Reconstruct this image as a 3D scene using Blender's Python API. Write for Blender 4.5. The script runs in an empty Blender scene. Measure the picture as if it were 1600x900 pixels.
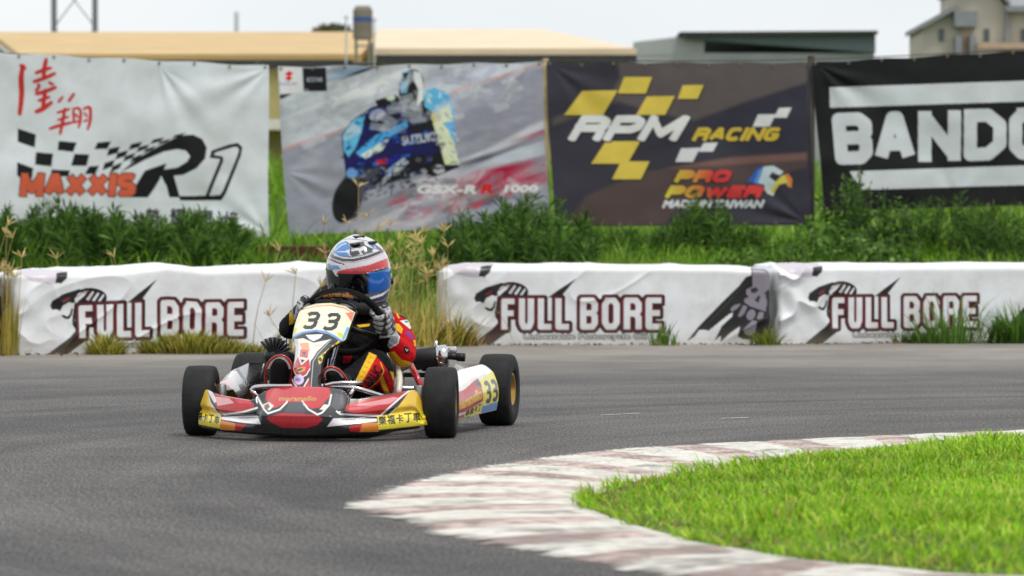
import bpy, bmesh, math, random
import numpy as np
from mathutils import Vector, Matrix

# ------------------------------------------------------------------ camera, sky, sun, exposure
S = bpy.context.scene
COL = S.collection
R = math.radians
FPX = 5538.0            # focal length in pixels of a 1600 px wide frame
CAM_H = 0.70
HZ = 384.0              # row of the horizon

cam = bpy.data.cameras.new('camera')
cam.sensor_width = 36.0
cam.lens = FPX / 1600 * 36
cam.clip_start = 0.5
cam.clip_end = 3000
cam.dof.use_dof = True
cam.dof.focus_distance = 14.0
cam.dof.aperture_fstop = 5.8
camo = bpy.data.objects.new('camera', cam)
COL.objects.link(camo)
camo.location = (0, 0, CAM_H)
camo.rotation_euler = (R(90) - math.atan((450 - HZ) / FPX), 0, 0)
S.camera = camo

SUN_EL, SUN_AZ = 66.0, 140.0      # azimuth clockwise from +Y (behind the camera, to its right)
w = bpy.data.worlds.new('World')
S.world = w
w.use_nodes = True
nt = w.node_tree
nt.nodes.clear()
out = nt.nodes.new('ShaderNodeOutputWorld')
bg = nt.nodes.new('ShaderNodeBackground')
sky = nt.nodes.new('ShaderNodeTexSky')
sky.sky_type = 'NISHITA'
sky.sun_disc = False
sky.sun_elevation = R(SUN_EL)
sky.sun_rotation = R(SUN_AZ)
sky.air_density = 1.0
sky.dust_density = 3.0
tc = nt.nodes.new('ShaderNodeTexCoord')
no = nt.nodes.new('ShaderNodeTexNoise')
no.inputs['Scale'].default_value = 2.2
no.inputs['Detail'].default_value = 5
mp = nt.nodes.new('ShaderNodeMapping')
mp.inputs['Scale'].default_value = (1, 1, 3.5)
cr = nt.nodes.new('ShaderNodeValToRGB')
cr.color_ramp.elements[0].position = 0.3
cr.color_ramp.elements[0].color = (8.3, 8.7, 9.0, 1)
cr.color_ramp.elements[1].position = 0.7
cr.color_ramp.elements[1].color = (10.4, 10.6, 10.6, 1)
mx = nt.nodes.new('ShaderNodeMixRGB')
mx.inputs[0].default_value = 0.86
L = nt.links.new
L(tc.outputs['Generated'], mp.inputs['Vector'])
L(mp.outputs['Vector'], no.inputs['Vector'])
L(no.outputs['Fac'], cr.inputs['Fac'])
L(sky.outputs['Color'], mx.inputs[1])
L(cr.outputs['Color'], mx.inputs[2])
L(mx.outputs['Color'], bg.inputs['Color'])
bg.inputs['Strength'].default_value = 0.082
L(bg.outputs['Background'], out.inputs['Surface'])

sl = bpy.data.lights.new('sun', 'SUN')
sl.energy = 1.5
sl.angle = R(12)
sl.color = (1.0, 0.96, 0.90)
so = bpy.data.objects.new('sun', sl)
COL.objects.link(so)
_d = Vector((math.sin(R(SUN_AZ)) * math.cos(R(SUN_EL)), math.cos(R(SUN_AZ)) * math.cos(R(SUN_EL)), math.sin(R(SUN_EL))))
so.rotation_euler = _d.to_track_quat('Z', 'Y').to_euler()
so.location = (0, 0, 30)

S.view_settings.view_transform = 'Standard'
S.view_settings.look = 'None'
S.view_settings.gamma = 1
S.view_settings.use_curve_mapping = False
S.view_settings.exposure = 0.42
S.render.engine = 'CYCLES'
S.cycles.use_denoising = True
S.cycles.max_bounces = 6
S.cycles.diffuse_bounces = 3
S.cycles.glossy_bounces = 3
S.cycles.transparent_max_bounces = 6

rng = np.random.default_rng(7)


def lin(c):
    """sRGB 0-255 -> linear"""
    a = np.asarray(c, float) / 255.0
    return np.where(a <= 0.04045, a / 12.92, ((a + 0.055) / 1.055) ** 2.4)


def P(px, py, D):
    """the place that stands D metres ahead and shows at this spot of the photograph"""
    return np.array([(px - 800) / FPX * D, D, CAM_H + (HZ - py) / FPX * D])


def G(px, py):
    D = CAM_H * FPX / (py - HZ)
    return np.array([(px - 800) / FPX * D, D])


# ------------------------------------------------------------------ materials
MATS = {}


def nodes_of(name):
    m = bpy.data.materials.new(name)
    m.use_nodes = True
    t = m.node_tree
    return m, t, t.nodes['Principled BSDF']


def mat(name, col, rough=0.6, metal=0.0, var=0.12, vscale=8.0, bump=0.0, bscale=60.0, coat=0.0, spec=0.5):
    if name in MATS:
        return MATS[name]
    m, t, b = nodes_of(name)
    c = lin(col)
    tcx = t.nodes.new('ShaderNodeTexCoord')
    n = t.nodes.new('ShaderNodeTexNoise')
    n.inputs['Scale'].default_value = vscale
    n.inputs['Detail'].default_value = 6
    t.links.new(tcx.outputs['Object'], n.inputs['Vector'])
    r = t.nodes.new('ShaderNodeValToRGB')
    r.color_ramp.elements[0].position = 0.3
    r.color_ramp.elements[1].position = 0.7
    r.color_ramp.elements[0].color = (*(c * (1 - var)), 1)
    r.color_ramp.elements[1].color = (*np.minimum(c * (1 + var), 0.95), 1)
    t.links.new(n.outputs['Fac'], r.inputs['Fac'])
    t.links.new(r.outputs['Color'], b.inputs['Base Color'])
    b.inputs['Roughness'].default_value = rough
    b.inputs['Metallic'].default_value = metal
    b.inputs['Specular IOR Level'].default_value = spec
    if coat:
        b.inputs['Coat Weight'].default_value = coat
        b.inputs['Coat Roughness'].default_value = 0.08
    if bump:
        n2 = t.nodes.new('ShaderNodeTexNoise')
        n2.inputs['Scale'].default_value = bscale
        n2.inputs['Detail'].default_value = 4
        t.links.new(tcx.outputs['Object'], n2.inputs['Vector'])
        bp = t.nodes.new('ShaderNodeBump')
        bp.inputs['Strength'].default_value = bump
        bp.inputs['Distance'].default_value = 0.01
        t.links.new(n2.outputs['Fac'], bp.inputs['Height'])
        t.links.new(bp.outputs['Normal'], b.inputs['Normal'])
    MATS[name] = m
    return m


def painted(name, rough=0.5, metal=0.0, dirt=0.15, dscale=6.0, bump=0.0, bscale=20.0, coat=0.0, spec=0.5, transl=0.0, wear=False):
    """material that takes its print from the mesh colours, with grime on top"""
    if name in MATS:
        return MATS[name]
    m, t, b = nodes_of(name)
    a = t.nodes.new('ShaderNodeAttribute')
    a.attribute_name = 'Col'
    tcx = t.nodes.new('ShaderNodeTexCoord')
    n = t.nodes.new('ShaderNodeTexNoise')
    n.inputs['Scale'].default_value = dscale
    n.inputs['Detail'].default_value = 8
    n.inputs['Roughness'].default_value = 0.65
    t.links.new(tcx.outputs['Object'], n.inputs['Vector'])
    r = t.nodes.new('ShaderNodeValToRGB')
    r.color_ramp.elements[0].position = 0.35
    r.color_ramp.elements[1].position = 0.62
    k = 1 - dirt
    r.color_ramp.elements[0].color = (k * 0.98, k * 0.96, k * 0.92, 1)
    r.color_ramp.elements[1].color = (1, 1, 1, 1)
    t.links.new(n.outputs['Fac'], r.inputs['Fac'])
    x = t.nodes.new('ShaderNodeMixRGB')
    x.blend_type = 'MULTIPLY'
    x.inputs[0].default_value = 1
    t.links.new(a.outputs['Color'], x.inputs[1])
    t.links.new(r.outputs['Color'], x.inputs[2])
    t.links.new(x.outputs['Color'], b.inputs['Base Color'])
    b.inputs['Roughness'].default_value = rough
    b.inputs['Metallic'].default_value = metal
    b.inputs['Specular IOR Level'].default_value = spec
    if coat:
        b.inputs['Coat Weight'].default_value = coat
        b.inputs['Coat Roughness'].default_value = 0.06
    if bump:
        n2 = t.nodes.new('ShaderNodeTexNoise')
        n2.inputs['Scale'].default_value = bscale
        n2.inputs['Detail'].default_value = 5
        t.links.new(tcx.outputs['Object'], n2.inputs['Vector'])
        bp = t.nodes.new('ShaderNodeBump')
        bp.inputs['Strength'].default_value = bump
        bp.inputs['Distance'].default_value = 0.02
        t.links.new(n2.outputs['Fac'], bp.inputs['Height'])
        t.links.new(bp.outputs['Normal'], b.inputs['Normal'])
    if wear:
        at = t.nodes.new('ShaderNodeAttribute')
        at.attribute_name = 'Wear'
        tp = t.nodes.new('ShaderNodeBsdfTransparent')
        ms = t.nodes.new('ShaderNodeMixShader')
        t.links.new(at.outputs['Fac'], ms.inputs[0])
        t.links.new(b.outputs[0], ms.inputs[1])
        t.links.new(tp.outputs[0], ms.inputs[2])
        t.links.new(ms.outputs[0], t.nodes['Material Output'].inputs['Surface'])
    if transl:
        tr = t.nodes.new('ShaderNodeBsdfTranslucent')
        t.links.new(x.outputs['Color'], tr.inputs['Color'])
        ms = t.nodes.new('ShaderNodeMixShader')
        ms.inputs[0].default_value = transl
        o = t.nodes['Material Output']
        t.links.new(b.outputs[0], ms.inputs[1])
        t.links.new(tr.outputs[0], ms.inputs[2])
        t.links.new(ms.outputs[0], o.inputs['Surface'])
    MATS[name] = m
    return m


# ------------------------------------------------------------------ object helpers
def tag(o, label=None, cat=None, group=None, kind=None):
    if label:
        o['label'] = label
    if cat:
        o['category'] = cat
    if group:
        o['group'] = group
    if kind:
        o['kind'] = kind
    return o


def empty(name, loc=(0, 0, 0), rz=0.0, parent=None):
    o = bpy.data.objects.new(name, None)
    COL.objects.link(o)
    o.location = loc
    o.rotation_euler = (0, 0, rz)
    o.empty_display_size = 0.1
    if parent:
        o.parent = parent
    return o


def mesh(name, V, Fs, m=None, parent=None, cols=None, smooth=True, loc=None):
    """V (n,3); Fs: list of index arrays (k,3) or (k,4) or python lists"""
    V = np.asarray(V, np.float32).reshape(-1, 3)
    me = bpy.data.meshes.new(name)
    if isinstance(Fs, np.ndarray):
        Fs = [Fs]
    arrs = []
    for f in Fs:
        f = np.asarray(f)
        if f.ndim == 2 and len(f):
            arrs.append(f.astype(np.int32))
        elif f.ndim == 1 and len(f):
            arrs.append(f.astype(np.int32)[None, :])
    tot = np.concatenate([np.full(len(f), f.shape[1], np.int32) for f in arrs])
    idx = np.concatenate([f.ravel() for f in arrs])
    me.vertices.add(len(V))
    me.vertices.foreach_set('co', V.ravel())
    me.loops.add(len(idx))
    me.loops.foreach_set('vertex_index', idx)
    me.polygons.add(len(tot))
    st = np.zeros(len(tot), np.int32)
    st[1:] = np.cumsum(tot)[:-1]
    me.polygons.foreach_set('loop_start', st)
    me.polygons.foreach_set('loop_total', tot)
    me.polygons.foreach_set('use_smooth', np.full(len(tot), bool(smooth)))
    me.update(calc_edges=True)
    me.validate()
    if cols is not None:
        setcols(me, cols)
    o = bpy.data.objects.new(name, me)
    COL.objects.link(o)
    if m:
        me.materials.append(m)
    if parent:
        o.parent = parent
    if loc is not None:
        o.location = loc
    return o


def setcols(me, cols):
    c = np.asarray(cols, np.float32)
    if c.ndim == 1:
        c = np.tile(c, (len(me.vertices), 1))
    a = me.color_attributes.get('Col') or me.color_attributes.new('Col', 'FLOAT_COLOR', 'POINT')
    full = np.ones((len(c), 4), np.float32)
    full[:, :3] = c[:, :3]
    a.data.foreach_set('color', full.ravel())


def grid_faces(nu, nv, close_u=False, base=0):
    i = np.arange(nu if close_u else nu - 1)
    j = np.arange(nv - 1)
    I, J = np.meshgrid(i, j, indexing='ij')
    a = I * nv + J
    b = ((I + 1) % nu) * nv + J
    return (np.stack([a, b, b + 1, a + 1], -1).reshape(-1, 4) + base).astype(np.int32)


class MB:
    """collects shapes of one mesh"""

    def __init__(s):
        s.V, s.Q, s.T, s.N, s.n, s.C = [], [], [], [], 0, []
        s.col = None

    def add(s, V, quads=None, tris=None, ngons=()):
        V = np.asarray(V, float).reshape(-1, 3)
        s.V.append(V)
        if s.col is not None:
            s.C.append(np.tile(np.asarray(s.col, float), (len(V), 1)))
        if quads is not None and len(quads):
            s.Q.append(np.asarray(quads) + s.n)
        if tris is not None and len(tris):
            s.T.append(np.asarray(tris) + s.n)
        for g in ngons:
            s.N.append(np.asarray(g) + s.n)
        s.n += len(V)
        return s

    def box(s, c, d, rot=None, bev=0.0):
        hx, hy, hz = [x / 2 for x in d]
        if bev <= 0:
            V = np.array([[x, y, z] for x in (-hx, hx) for y in (-hy, hy) for z in (-hz, hz)])
            q = [[0, 1, 3, 2], [4, 6, 7, 5], [0, 4, 5, 1], [2, 3, 7, 6], [0, 2, 6, 4], [1, 5, 7, 3]]
        else:
            bm = bmesh.new()
            bmesh.ops.create_cube(bm, size=1)
            bmesh.ops.scale(bm, vec=d, verts=bm.verts)
            bmesh.ops.bevel(bm, geom=bm.edges[:], offset=bev, segments=2, affect='EDGES', profile=0.5)
            bm.verts.index_update()
            V = np.array([v.co[:] for v in bm.verts])
            fs = [[v.index for v in f.verts] for f in bm.faces]
            bm.free()
            if rot is not None:
                V = V @ np.array(rot).T
            return s.add(V + np.asarray(c), [f for f in fs if len(f) == 4], [f for f in fs if len(f) == 3],
                         [f for f in fs if len(f) > 4])
        if rot is not None:
            V = V @ np.array(rot).T
        return s.add(V + np.asarray(c), q)

    def tube(s, pts, rad, n=10, cap=True, smooth=0):
        pts = np.asarray(pts, float)
        rad = np.full(len(pts), rad, float) if np.isscalar(rad) else np.asarray(rad, float)
        for _ in range(smooth):   # corner cutting
            a = pts[:-1] * .75 + pts[1:] * .25
            b = pts[:-1] * .25 + pts[1:] * .75
            ra = rad[:-1] * .75 + rad[1:] * .25
            rb = rad[:-1] * .25 + rad[1:] * .75
            pts = np.vstack([pts[:1], np.stack([a, b], 1).reshape(-1, 3), pts[-1:]])
            rad = np.concatenate([rad[:1], np.stack([ra, rb], 1).ravel(), rad[-1:]])
        t = np.gradient(pts, axis=0)
        t /= np.linalg.norm(t, axis=1)[:, None] + 1e-12
        up = np.array([0, 0, 1.0]) if abs(t[0][2]) < 0.9 else np.array([1.0, 0, 0])
        u = np.cross(up, t[0])
        u /= np.linalg.norm(u)
        V = []
        ang = np.linspace(0, 2 * np.pi, n, endpoint=False)
        for i in range(len(pts)):
            u = u - t[i] * (u @ t[i])
            u /= np.linalg.norm(u) + 1e-12
            v = np.cross(t[i], u)
            V.append(pts[i] + rad[i] * (np.cos(ang)[:, None] * u + np.sin(ang)[:, None] * v))
        V = np.array(V)
        k = len(pts)
        q = []
        for i in range(k - 1):
            for j in range(n):
                q.append([i * n + j, i * n + (j + 1) % n, (i + 1) * n + (j + 1) % n, (i + 1) * n + j])
        ng = [list(range(n))[::-1], [(k - 1) * n + j for j in range(n)]] if cap else []
        return s.add(V.reshape(-1, 3), q, None, ng)

    def ring(s, c, axis, Rm, r, n=48, m=10, a0=0, a1=2 * math.pi, up=None):
        axis = np.array(axis, float)
        axis = axis / np.linalg.norm(axis)
        h = np.array([0, 0, 1.0]) if abs(axis[2]) < .9 else np.array([1.0, 0, 0])
        u = np.cross(h, axis)
        u /= np.linalg.norm(u)
        v = np.cross(axis, u)
        full = abs(a1 - a0 - 2 * math.pi) < 1e-6
        A = np.linspace(a0, a1, n, endpoint=not full)
        B = np.linspace(0, 2 * np.pi, m, endpoint=False)
        V = []
        for a in A:
            d = math.cos(a) * u + math.sin(a) * v
            for b in B:
                V.append(np.asarray(c) + d * (Rm + r * math.cos(b)) + axis * r * math.sin(b))
        q = []
        for i in range(n if full else n - 1):
            for j in range(m):
                i2 = (i + 1) % n
                q.append([i * m + j, i2 * m + j, i2 * m + (j + 1) % m, i * m + (j + 1) % m])
        return s.add(V, q)

    def lathe(s, c, axis, prof, n=40):
        """prof: list of (offset along axis, radius)"""
        axis = np.array(axis, float)
        axis = axis / np.linalg.norm(axis)
        h = np.array([0, 0, 1.0]) if abs(axis[2]) < .9 else np.array([1.0, 0, 0])
        u = np.cross(h, axis)
        u /= np.linalg.norm(u)
        v = np.cross(axis, u)
        k = len(prof)
        V = []
        for i in range(n):
            a = 2 * math.pi * i / n
            d = math.cos(a) * u + math.sin(a) * v
            for (o, r) in prof:
                V.append(np.asarray(c) + axis * o + d * r)
        q = []
        for i in range(n):
            i2 = (i + 1) % n
            for j in range(k - 1):
                q.append([i * k + j, i2 * k + j, i2 * k + j + 1, i * k + j + 1])
        return s.add(V, q)

    def ball(s, c, r, rot=None, nu=16, nv=10):
        r = np.full(3, r, float) if np.isscalar(r) else np.asarray(r, float)
        th = np.linspace(0, 2 * np.pi, nu, endpoint=False)
        ph = np.linspace(-np.pi / 2, np.pi / 2, nv)
        T, H = np.meshgrid(th, ph, indexing='ij')
        V = np.stack([np.cos(T) * np.cos(H), np.sin(T) * np.cos(H), np.sin(H)], -1).reshape(-1, 3) * r
        if rot is not None:
            V = V @ np.array(rot).T
        return s.add(V + np.asarray(c), grid_faces(nu, nv, True))

    def build(s, name, m, parent=None, smooth=True, cols=None, loc=None):
        Fs = []
        if s.Q:
            Fs.append(np.vstack(s.Q))
        if s.T:
            Fs.append(np.vstack(s.T))
        Fs += s.N
        c = cols if cols is not None else (np.vstack(s.C) if s.C else None)
        return mesh(name, np.vstack(s.V), Fs, m, parent, c, smooth, loc)


def autosmooth(o, deg=35):
    me = o.data
    bm = bmesh.new()
    bm.from_mesh(me)
    for e in bm.edges:
        if len(e.link_faces) == 2 and e.calc_face_angle(0) > R(deg):
            e.smooth = False
    bm.to_mesh(me)
    bm.free()
    return o


def fuse(name, mb, voxel, m, parent=None, smooth_it=4, subdiv=0, extra=None):
    """fuses overlapping solids into ONE continuous skin"""
    o = mb.build(name, m, parent)
    md = o.modifiers.new('r', 'REMESH')
    md.mode = 'VOXEL'
    md.voxel_size = voxel
    if smooth_it:
        sm = o.modifiers.new('s', 'SMOOTH')
        sm.iterations = smooth_it
        sm.factor = 0.5
    if subdiv:
        sd = o.modifiers.new('d', 'SUBSURF')
        sd.levels = sd.render_levels = subdiv
    dg = bpy.context.evaluated_depsgraph_get()
    dg.update()
    me = bpy.data.meshes.new_from_object(o.evaluated_get(dg))
    o.modifiers.clear()
    old = o.data
    o.data = me
    bpy.data.meshes.remove(old)
    me.polygons.foreach_set('use_smooth', np.ones(len(me.polygons), bool))
    if m and not me.materials:
        me.materials.append(m)
    return o


def co_of(o):
    a = np.zeros(len(o.data.vertices) * 3, np.float32)
    o.data.vertices.foreach_get('co', a)
    return a.reshape(-1, 3).astype(float)


# ------------------------------------------------------------------ prints: flat artwork drawn as polygons and letters
_TXT = {}


def text_tris(s):
    if s not in _TXT:
        c = bpy.data.curves.new('t', 'FONT')
        c.body = s
        c.resolution_u = 3
        c.dimensions = '2D'
        c.fill_mode = 'FRONT'
        o = bpy.data.objects.new('t', c)
        COL.objects.link(o)
        dg = bpy.context.evaluated_depsgraph_get()
        me = bpy.data.meshes.new_from_object(o.evaluated_get(dg))
        me.calc_loop_triangles()
        v = np.array([x.co[:2] for x in me.vertices])
        t = np.array([x.vertices[:] for x in me.loop_triangles])
        bpy.data.objects.remove(o)
        bpy.data.curves.remove(c)
        bpy.data.meshes.remove(me)
        v = (v - v.min(0)) / (v.max(0) - v.min(0))
        v[:, 1] = 1 - v[:, 1]
        _TXT[s] = v[t]
    return _TXT[s]


# heavy block letters as stroke skeletons in a unit box (y down); the number is the letter's width
BLOCK = {
    'F': (.85, [[(0, 1), (0, 0), (1, 0)], [(0, .47), (.85, .47)]]),
    'U': (1, [[(0, 0), (0, .82), (.22, 1), (.78, 1), (1, .82), (1, 0)]]),
    'L': (.85, [[(0, 0), (0, 1), (1, 1)]]),
    'B': (1, [[(0, .48), (0, 0), (.75, 0), (1, .14), (1, .36), (.8, .48), (0, .48), (0, 1), (.78, 1), (1, .86), (1, .6), (.8, .48)]]),
    'O': (1, [[(.25, 0), (.75, 0), (1, .17), (1, .83), (.75, 1), (.25, 1), (0, .83), (0, .17), (.25, 0)]]),
    'R': (1, [[(0, 1), (0, 0), (.75, 0), (1, .14), (1, .38), (.8, .5), (0, .5)], [(.75, .5), (1, .66), (1, 1)]]),
    'E': (.85, [[(1, 0), (0, 0), (0, 1), (1, 1)], [(0, .48), (.85, .48)]]),
    'A': (1.05, [[(0, 1), (.42, 0), (.58, 0), (1, 1)], [(.2, .68), (.8, .68)]]),
    'N': (1.1, [[(0, 1), (0, 0)], [(0, 0), (1, 1)], [(1, 1), (1, 0)]]),
    'D': (1.1, [[(0, 0), (.6, 0), (1, .25), (1, .75), (.6, 1), (0, 1), (0, 0)]]),
    'M': (1.3, [[(0, 1), (0, 0)], [(0, 0), (.5, .8), (1, 0)], [(1, 0), (1, 1)]]),
    'X': (1.1, [[(0, 0), (1, 1)], [(1, 0), (0, 1)]]),
    'I': (0, [[(0, 0), (0, 1)]]),
    'S': (.95, [[(1, .1), (.8, 0), (.2, 0), (0, .12), (0, .36), (.2, .48), (.8, .52), (1, .64), (1, .88), (.8, 1), (.2, 1), (0, .9)]]),
    'P': (1, [[(0, 1), (0, 0), (.75, 0), (1, .15), (1, .42), (.75, .56), (0, .56)]]),
    'C': (.95, [[(1, .14), (.75, 0), (.25, 0), (0, .17), (0, .83), (.25, 1), (.75, 1), (1, .86)]]),
    'G': (1, [[(1, .14), (.75, 0), (.25, 0), (0, .17), (0, .83), (.25, 1), (.78, 1), (1, .86), (1, .55), (.6, .55)]]),
    'W': (1.4, [[(0, 0), (.25, 1), (.5, .2), (.75, 1), (1, 0)]]),
    '3': (1, [[(0, .12), (.25, 0), (.75, 0), (1, .14), (1, .36), (.78, .48), (.35, .48)], [(.78, .48), (1, .6), (1, .86), (.75, 1), (.25, 1), (0, .88)]]),
}


class Art:
    def __init__(s, x0, y0, x1, y1, res, bg):
        s.x0, s.y0, s.res = x0, y0, res
        s.W, s.H = int((x1 - x0) * res) + 1, int((y1 - y0) * res) + 1
        s.a = np.empty((s.H, s.W, 3), np.float32)
        s.a[:] = lin(bg)

    def edges_mask(s, E):
        """E (n,4) edges x0,y0,x1,y1 in art units; even-odd fill"""
        tog = np.zeros((s.H, s.W + 1), np.int16)
        E = np.asarray(E, float).copy()
        E[:, [0, 2]] = (E[:, [0, 2]] - s.x0) * s.res
        E[:, [1, 3]] = (E[:, [1, 3]] - s.y0) * s.res
        for x0, y0, x1, y1 in E:
            if y0 == y1:
                continue
            if y0 > y1:
                x0, y0, x1, y1 = x1, y1, x0, y0
            r0, r1 = max(0, math.ceil(y0 - .5)), min(s.H, math.ceil(y1 - .5))
            if r1 <= r0:
                continue
            r = np.arange(r0, r1)
            x = x0 + (r + .5 - y0) * (x1 - x0) / (y1 - y0)
            c = np.clip(np.ceil(x - .5), 0, s.W).astype(int)
            tog[r, c] += 1
        return (np.cumsum(tog, 1)[:, :s.W] & 1).astype(bool)

    def pmask(s, pts):
        p = np.asarray(pts, float)
        return s.edges_mask(np.hstack([p, np.roll(p, -1, 0)]))

    def put(s, m, col, alpha=1.0):
        c = lin(col).astype(np.float32)
        if alpha >= 1:
            s.a[m] = c
        else:
            s.a[m] = s.a[m] * (1 - alpha) + c * alpha
        return s

    def poly(s, pts, col, alpha=1.0):
        return s.put(s.pmask(pts), col, alpha)

    def ell(s, cx, cy, rx, ry, col, rot=0, alpha=1.0):
        t = np.linspace(0, 2 * np.pi, 40, endpoint=False)
        x, y = rx * np.cos(t), ry * np.sin(t)
        c, q = math.cos(R(rot)), math.sin(R(rot))
        return s.poly(np.stack([cx + x * c - y * q, cy + x * q + y * c], 1), col, alpha)

    def smask(s, pts, w):
        p = np.asarray(pts, float)
        ws = np.full(len(p), w, float) if np.isscalar(w) else np.asarray(w, float)
        m = np.zeros((s.H, s.W), bool)
        for i in range(len(p) - 1):
            d = p[i + 1] - p[i]
            n = np.array([-d[1], d[0]]) / (np.hypot(*d) + 1e-9)
            m |= s.pmask([p[i] + n * ws[i] / 2, p[i + 1] + n * ws[i + 1] / 2, p[i + 1] - n * ws[i + 1] / 2, p[i] - n * ws[i] / 2])
        t = np.linspace(0, 2 * np.pi, 14, endpoint=False)
        for i in range(1, len(p) - 1):
            m |= s.pmask(np.stack([p[i][0] + np.cos(t) * ws[i] / 2, p[i][1] + np.sin(t) * ws[i] / 2], 1))
        return m

    def stroke(s, pts, w, col, alpha=1.0):
        return s.put(s.smask(pts, w), col, alpha)

    def brush(s, pts, w, col):
        p = np.asarray(pts, float)
        for _ in range(2):
            p = np.vstack([p[:1], np.stack([p[:-1] * .75 + p[1:] * .25, p[:-1] * .25 + p[1:] * .75], 1).reshape(-1, 2), p[-1:]])
        ws = w * (0.65 + 0.5 * np.sin(np.linspace(.35, 2.9, len(p))))
        return s.put(s.smask(p, ws), col)

    def tmask(s, txt, x, y, w, h, slant=0, rot=0, fn=None):
        t = text_tris(txt).copy()
        X = x + t[..., 0] * w + slant * (1 - t[..., 1]) * h
        Y = y + t[..., 1] * h
        if rot:
            cx, cy = x + w / 2, y + h / 2
            c, q = math.cos(R(rot)), math.sin(R(rot))
            X, Y = cx + (X - cx) * c - (Y - cy) * q, cy + (X - cx) * q + (Y - cy) * c
        if fn:
            X, Y = fn(X, Y)
        p = np.stack([X, Y], -1)
        return s.edges_mask(np.concatenate([p, np.roll(p, -1, 1)], -1).reshape(-1, 4))

    def text(s, txt, x, y, w, h, col, slant=0, rot=0, bold=0, fn=None):
        m = s.tmask(txt, x, y, w, h, slant, rot, fn)
        return s.put(s.dil(m, bold) if bold else m, col)

    def bmask(s, txt, x, y, w, h, t, gap=None, slant=0, fn=None):
        """heavy block letters that fill the box x..x+w, y..y+h, stem t"""
        gap = t * .25 if gap is None else gap
        tot = sum(BLOCK[c][0] if c in BLOCK else .5 for c in txt)
        n = len(txt)
        unit = (w - n * t - (n - 1) * gap) / max(tot, 1e-6)
        m = np.zeros((s.H, s.W), bool)
        cx = x
        for ch in txt:
            gw = BLOCK[ch][0] * unit
            for pl in BLOCK[ch][1]:
                q = np.array([(cx + t / 2 + a * gw, y + t * .45 + b * (h - t * .9)) for a, b in pl])
                ext = []
                for k, (a, b) in enumerate(q):
                    ext.append((a, b))
                q = np.array(ext)
                for e, f in ((0, 1), (-1, -2)):   # square ends reach the box
                    d = q[e] - q[f]
                    diag = abs(pl[e][1] - pl[f][1]) > .05 and abs(pl[e][0] - pl[f][0]) > .05
                    if not diag:
                        q[e] = q[e] + d / np.hypot(*d) * t * .45
                if slant or fn:
                    pass
                mm = q.copy()
                mm[:, 0] += slant * (y + h - mm[:, 1])
                if fn:
                    a, b = fn(mm[:, 0], mm[:, 1])
                    mm = np.stack([a, b], 1)
                m |= s.smask(mm, t)
                if not fn:
                    r0, r1 = int((y - s.y0) * s.res), int((y + h - s.y0) * s.res) + 1
                    m[:max(0, r0)] = False
                    m[r1:] = False
            cx += gw + t + gap
        return m

    def dil(s, m, r):
        """grow a mask by r art units"""
        k = max(1, int(round(r * s.res)))
        for i in range(k):
            o = m.copy()
            o[1:] |= m[:-1]
            o[:-1] |= m[1:]
            o[:, 1:] |= m[:, :-1]
            o[:, :-1] |= m[:, 1:]
            if i % 2:
                o[1:, 1:] |= m[:-1, :-1]
                o[:-1, :-1] |= m[1:, 1:]
                o[1:, :-1] |= m[:-1, 1:]
                o[:-1, 1:] |= m[1:, :-1]
            m = o
        return m

    def shift(s, m, dx, dy):
        return np.roll(np.roll(m, int(dx * s.res), 1), int(dy * s.res), 0)

    def blur(s, k):
        for _ in range(k):
            b = s.a
            p = np.pad(b, ((1, 1), (1, 1), (0, 0)), mode='edge')
            s.a = (p[:-2, 1:-1] + p[2:, 1:-1] + p[1:-1, :-2] + p[1:-1, 2:] + 2 * b) / 6
        return s

    def mottle(s, n, pts, pal, size, seed=1, alpha=.6, ang=-25):
        """small dabs inside a shape: the busy detail of a printed photograph"""
        r = np.random.default_rng(seed)
        p = np.asarray(pts, float)
        lo, hi = p.min(0), p.max(0)
        k = 0
        while k < n:
            q = lo + r.random(2) * (hi - lo)
            if not in_poly(q[None], p)[0]:
                continue
            k += 1
            a_ = R(ang + r.normal(0, 25))
            L_ = size * r.uniform(.4, 1.6)
            d = np.array([math.cos(a_), math.sin(a_)]) * L_
            s.stroke([q - d / 2, q + d / 2], L_ * r.uniform(.2, .5), pal[r.integers(len(pal))], alpha)

    def motion(s, dx, dy, n):
        b = s.a.astype(np.float64)
        t = b * 0
        for k in range(n):
            f = k / (n - 1) - .5
            t += np.roll(np.roll(b, int(round(f * dx * s.res)), 1), int(round(f * dy * s.res)), 0)
        s.a = (t / n).astype(np.float32)

    def grain(s, amt, kx, ky, seed=3):
        yy, xx_ = np.meshgrid(np.arange(s.H), np.arange(s.W), indexing='ij')
        s.a *= (1 + amt * (fbm(xx_ * kx, yy * ky, seed, 4) - .5) * 2)[..., None].astype(np.float32)

    def sample(s, x, y):
        fx = np.clip((np.asarray(x) - s.x0) * s.res, 0, s.W - 1.001)
        fy = np.clip((np.asarray(y) - s.y0) * s.res, 0, s.H - 1.001)
        i, j = fx.astype(int), fy.astype(int)
        u, v = (fx - i)[..., None], (fy - j)[..., None]
        a = s.a
        return (a[j, i] * (1 - u) + a[j, i + 1] * u) * (1 - v) + (a[j + 1, i] * (1 - u) + a[j + 1, i + 1] * u) * v


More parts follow.
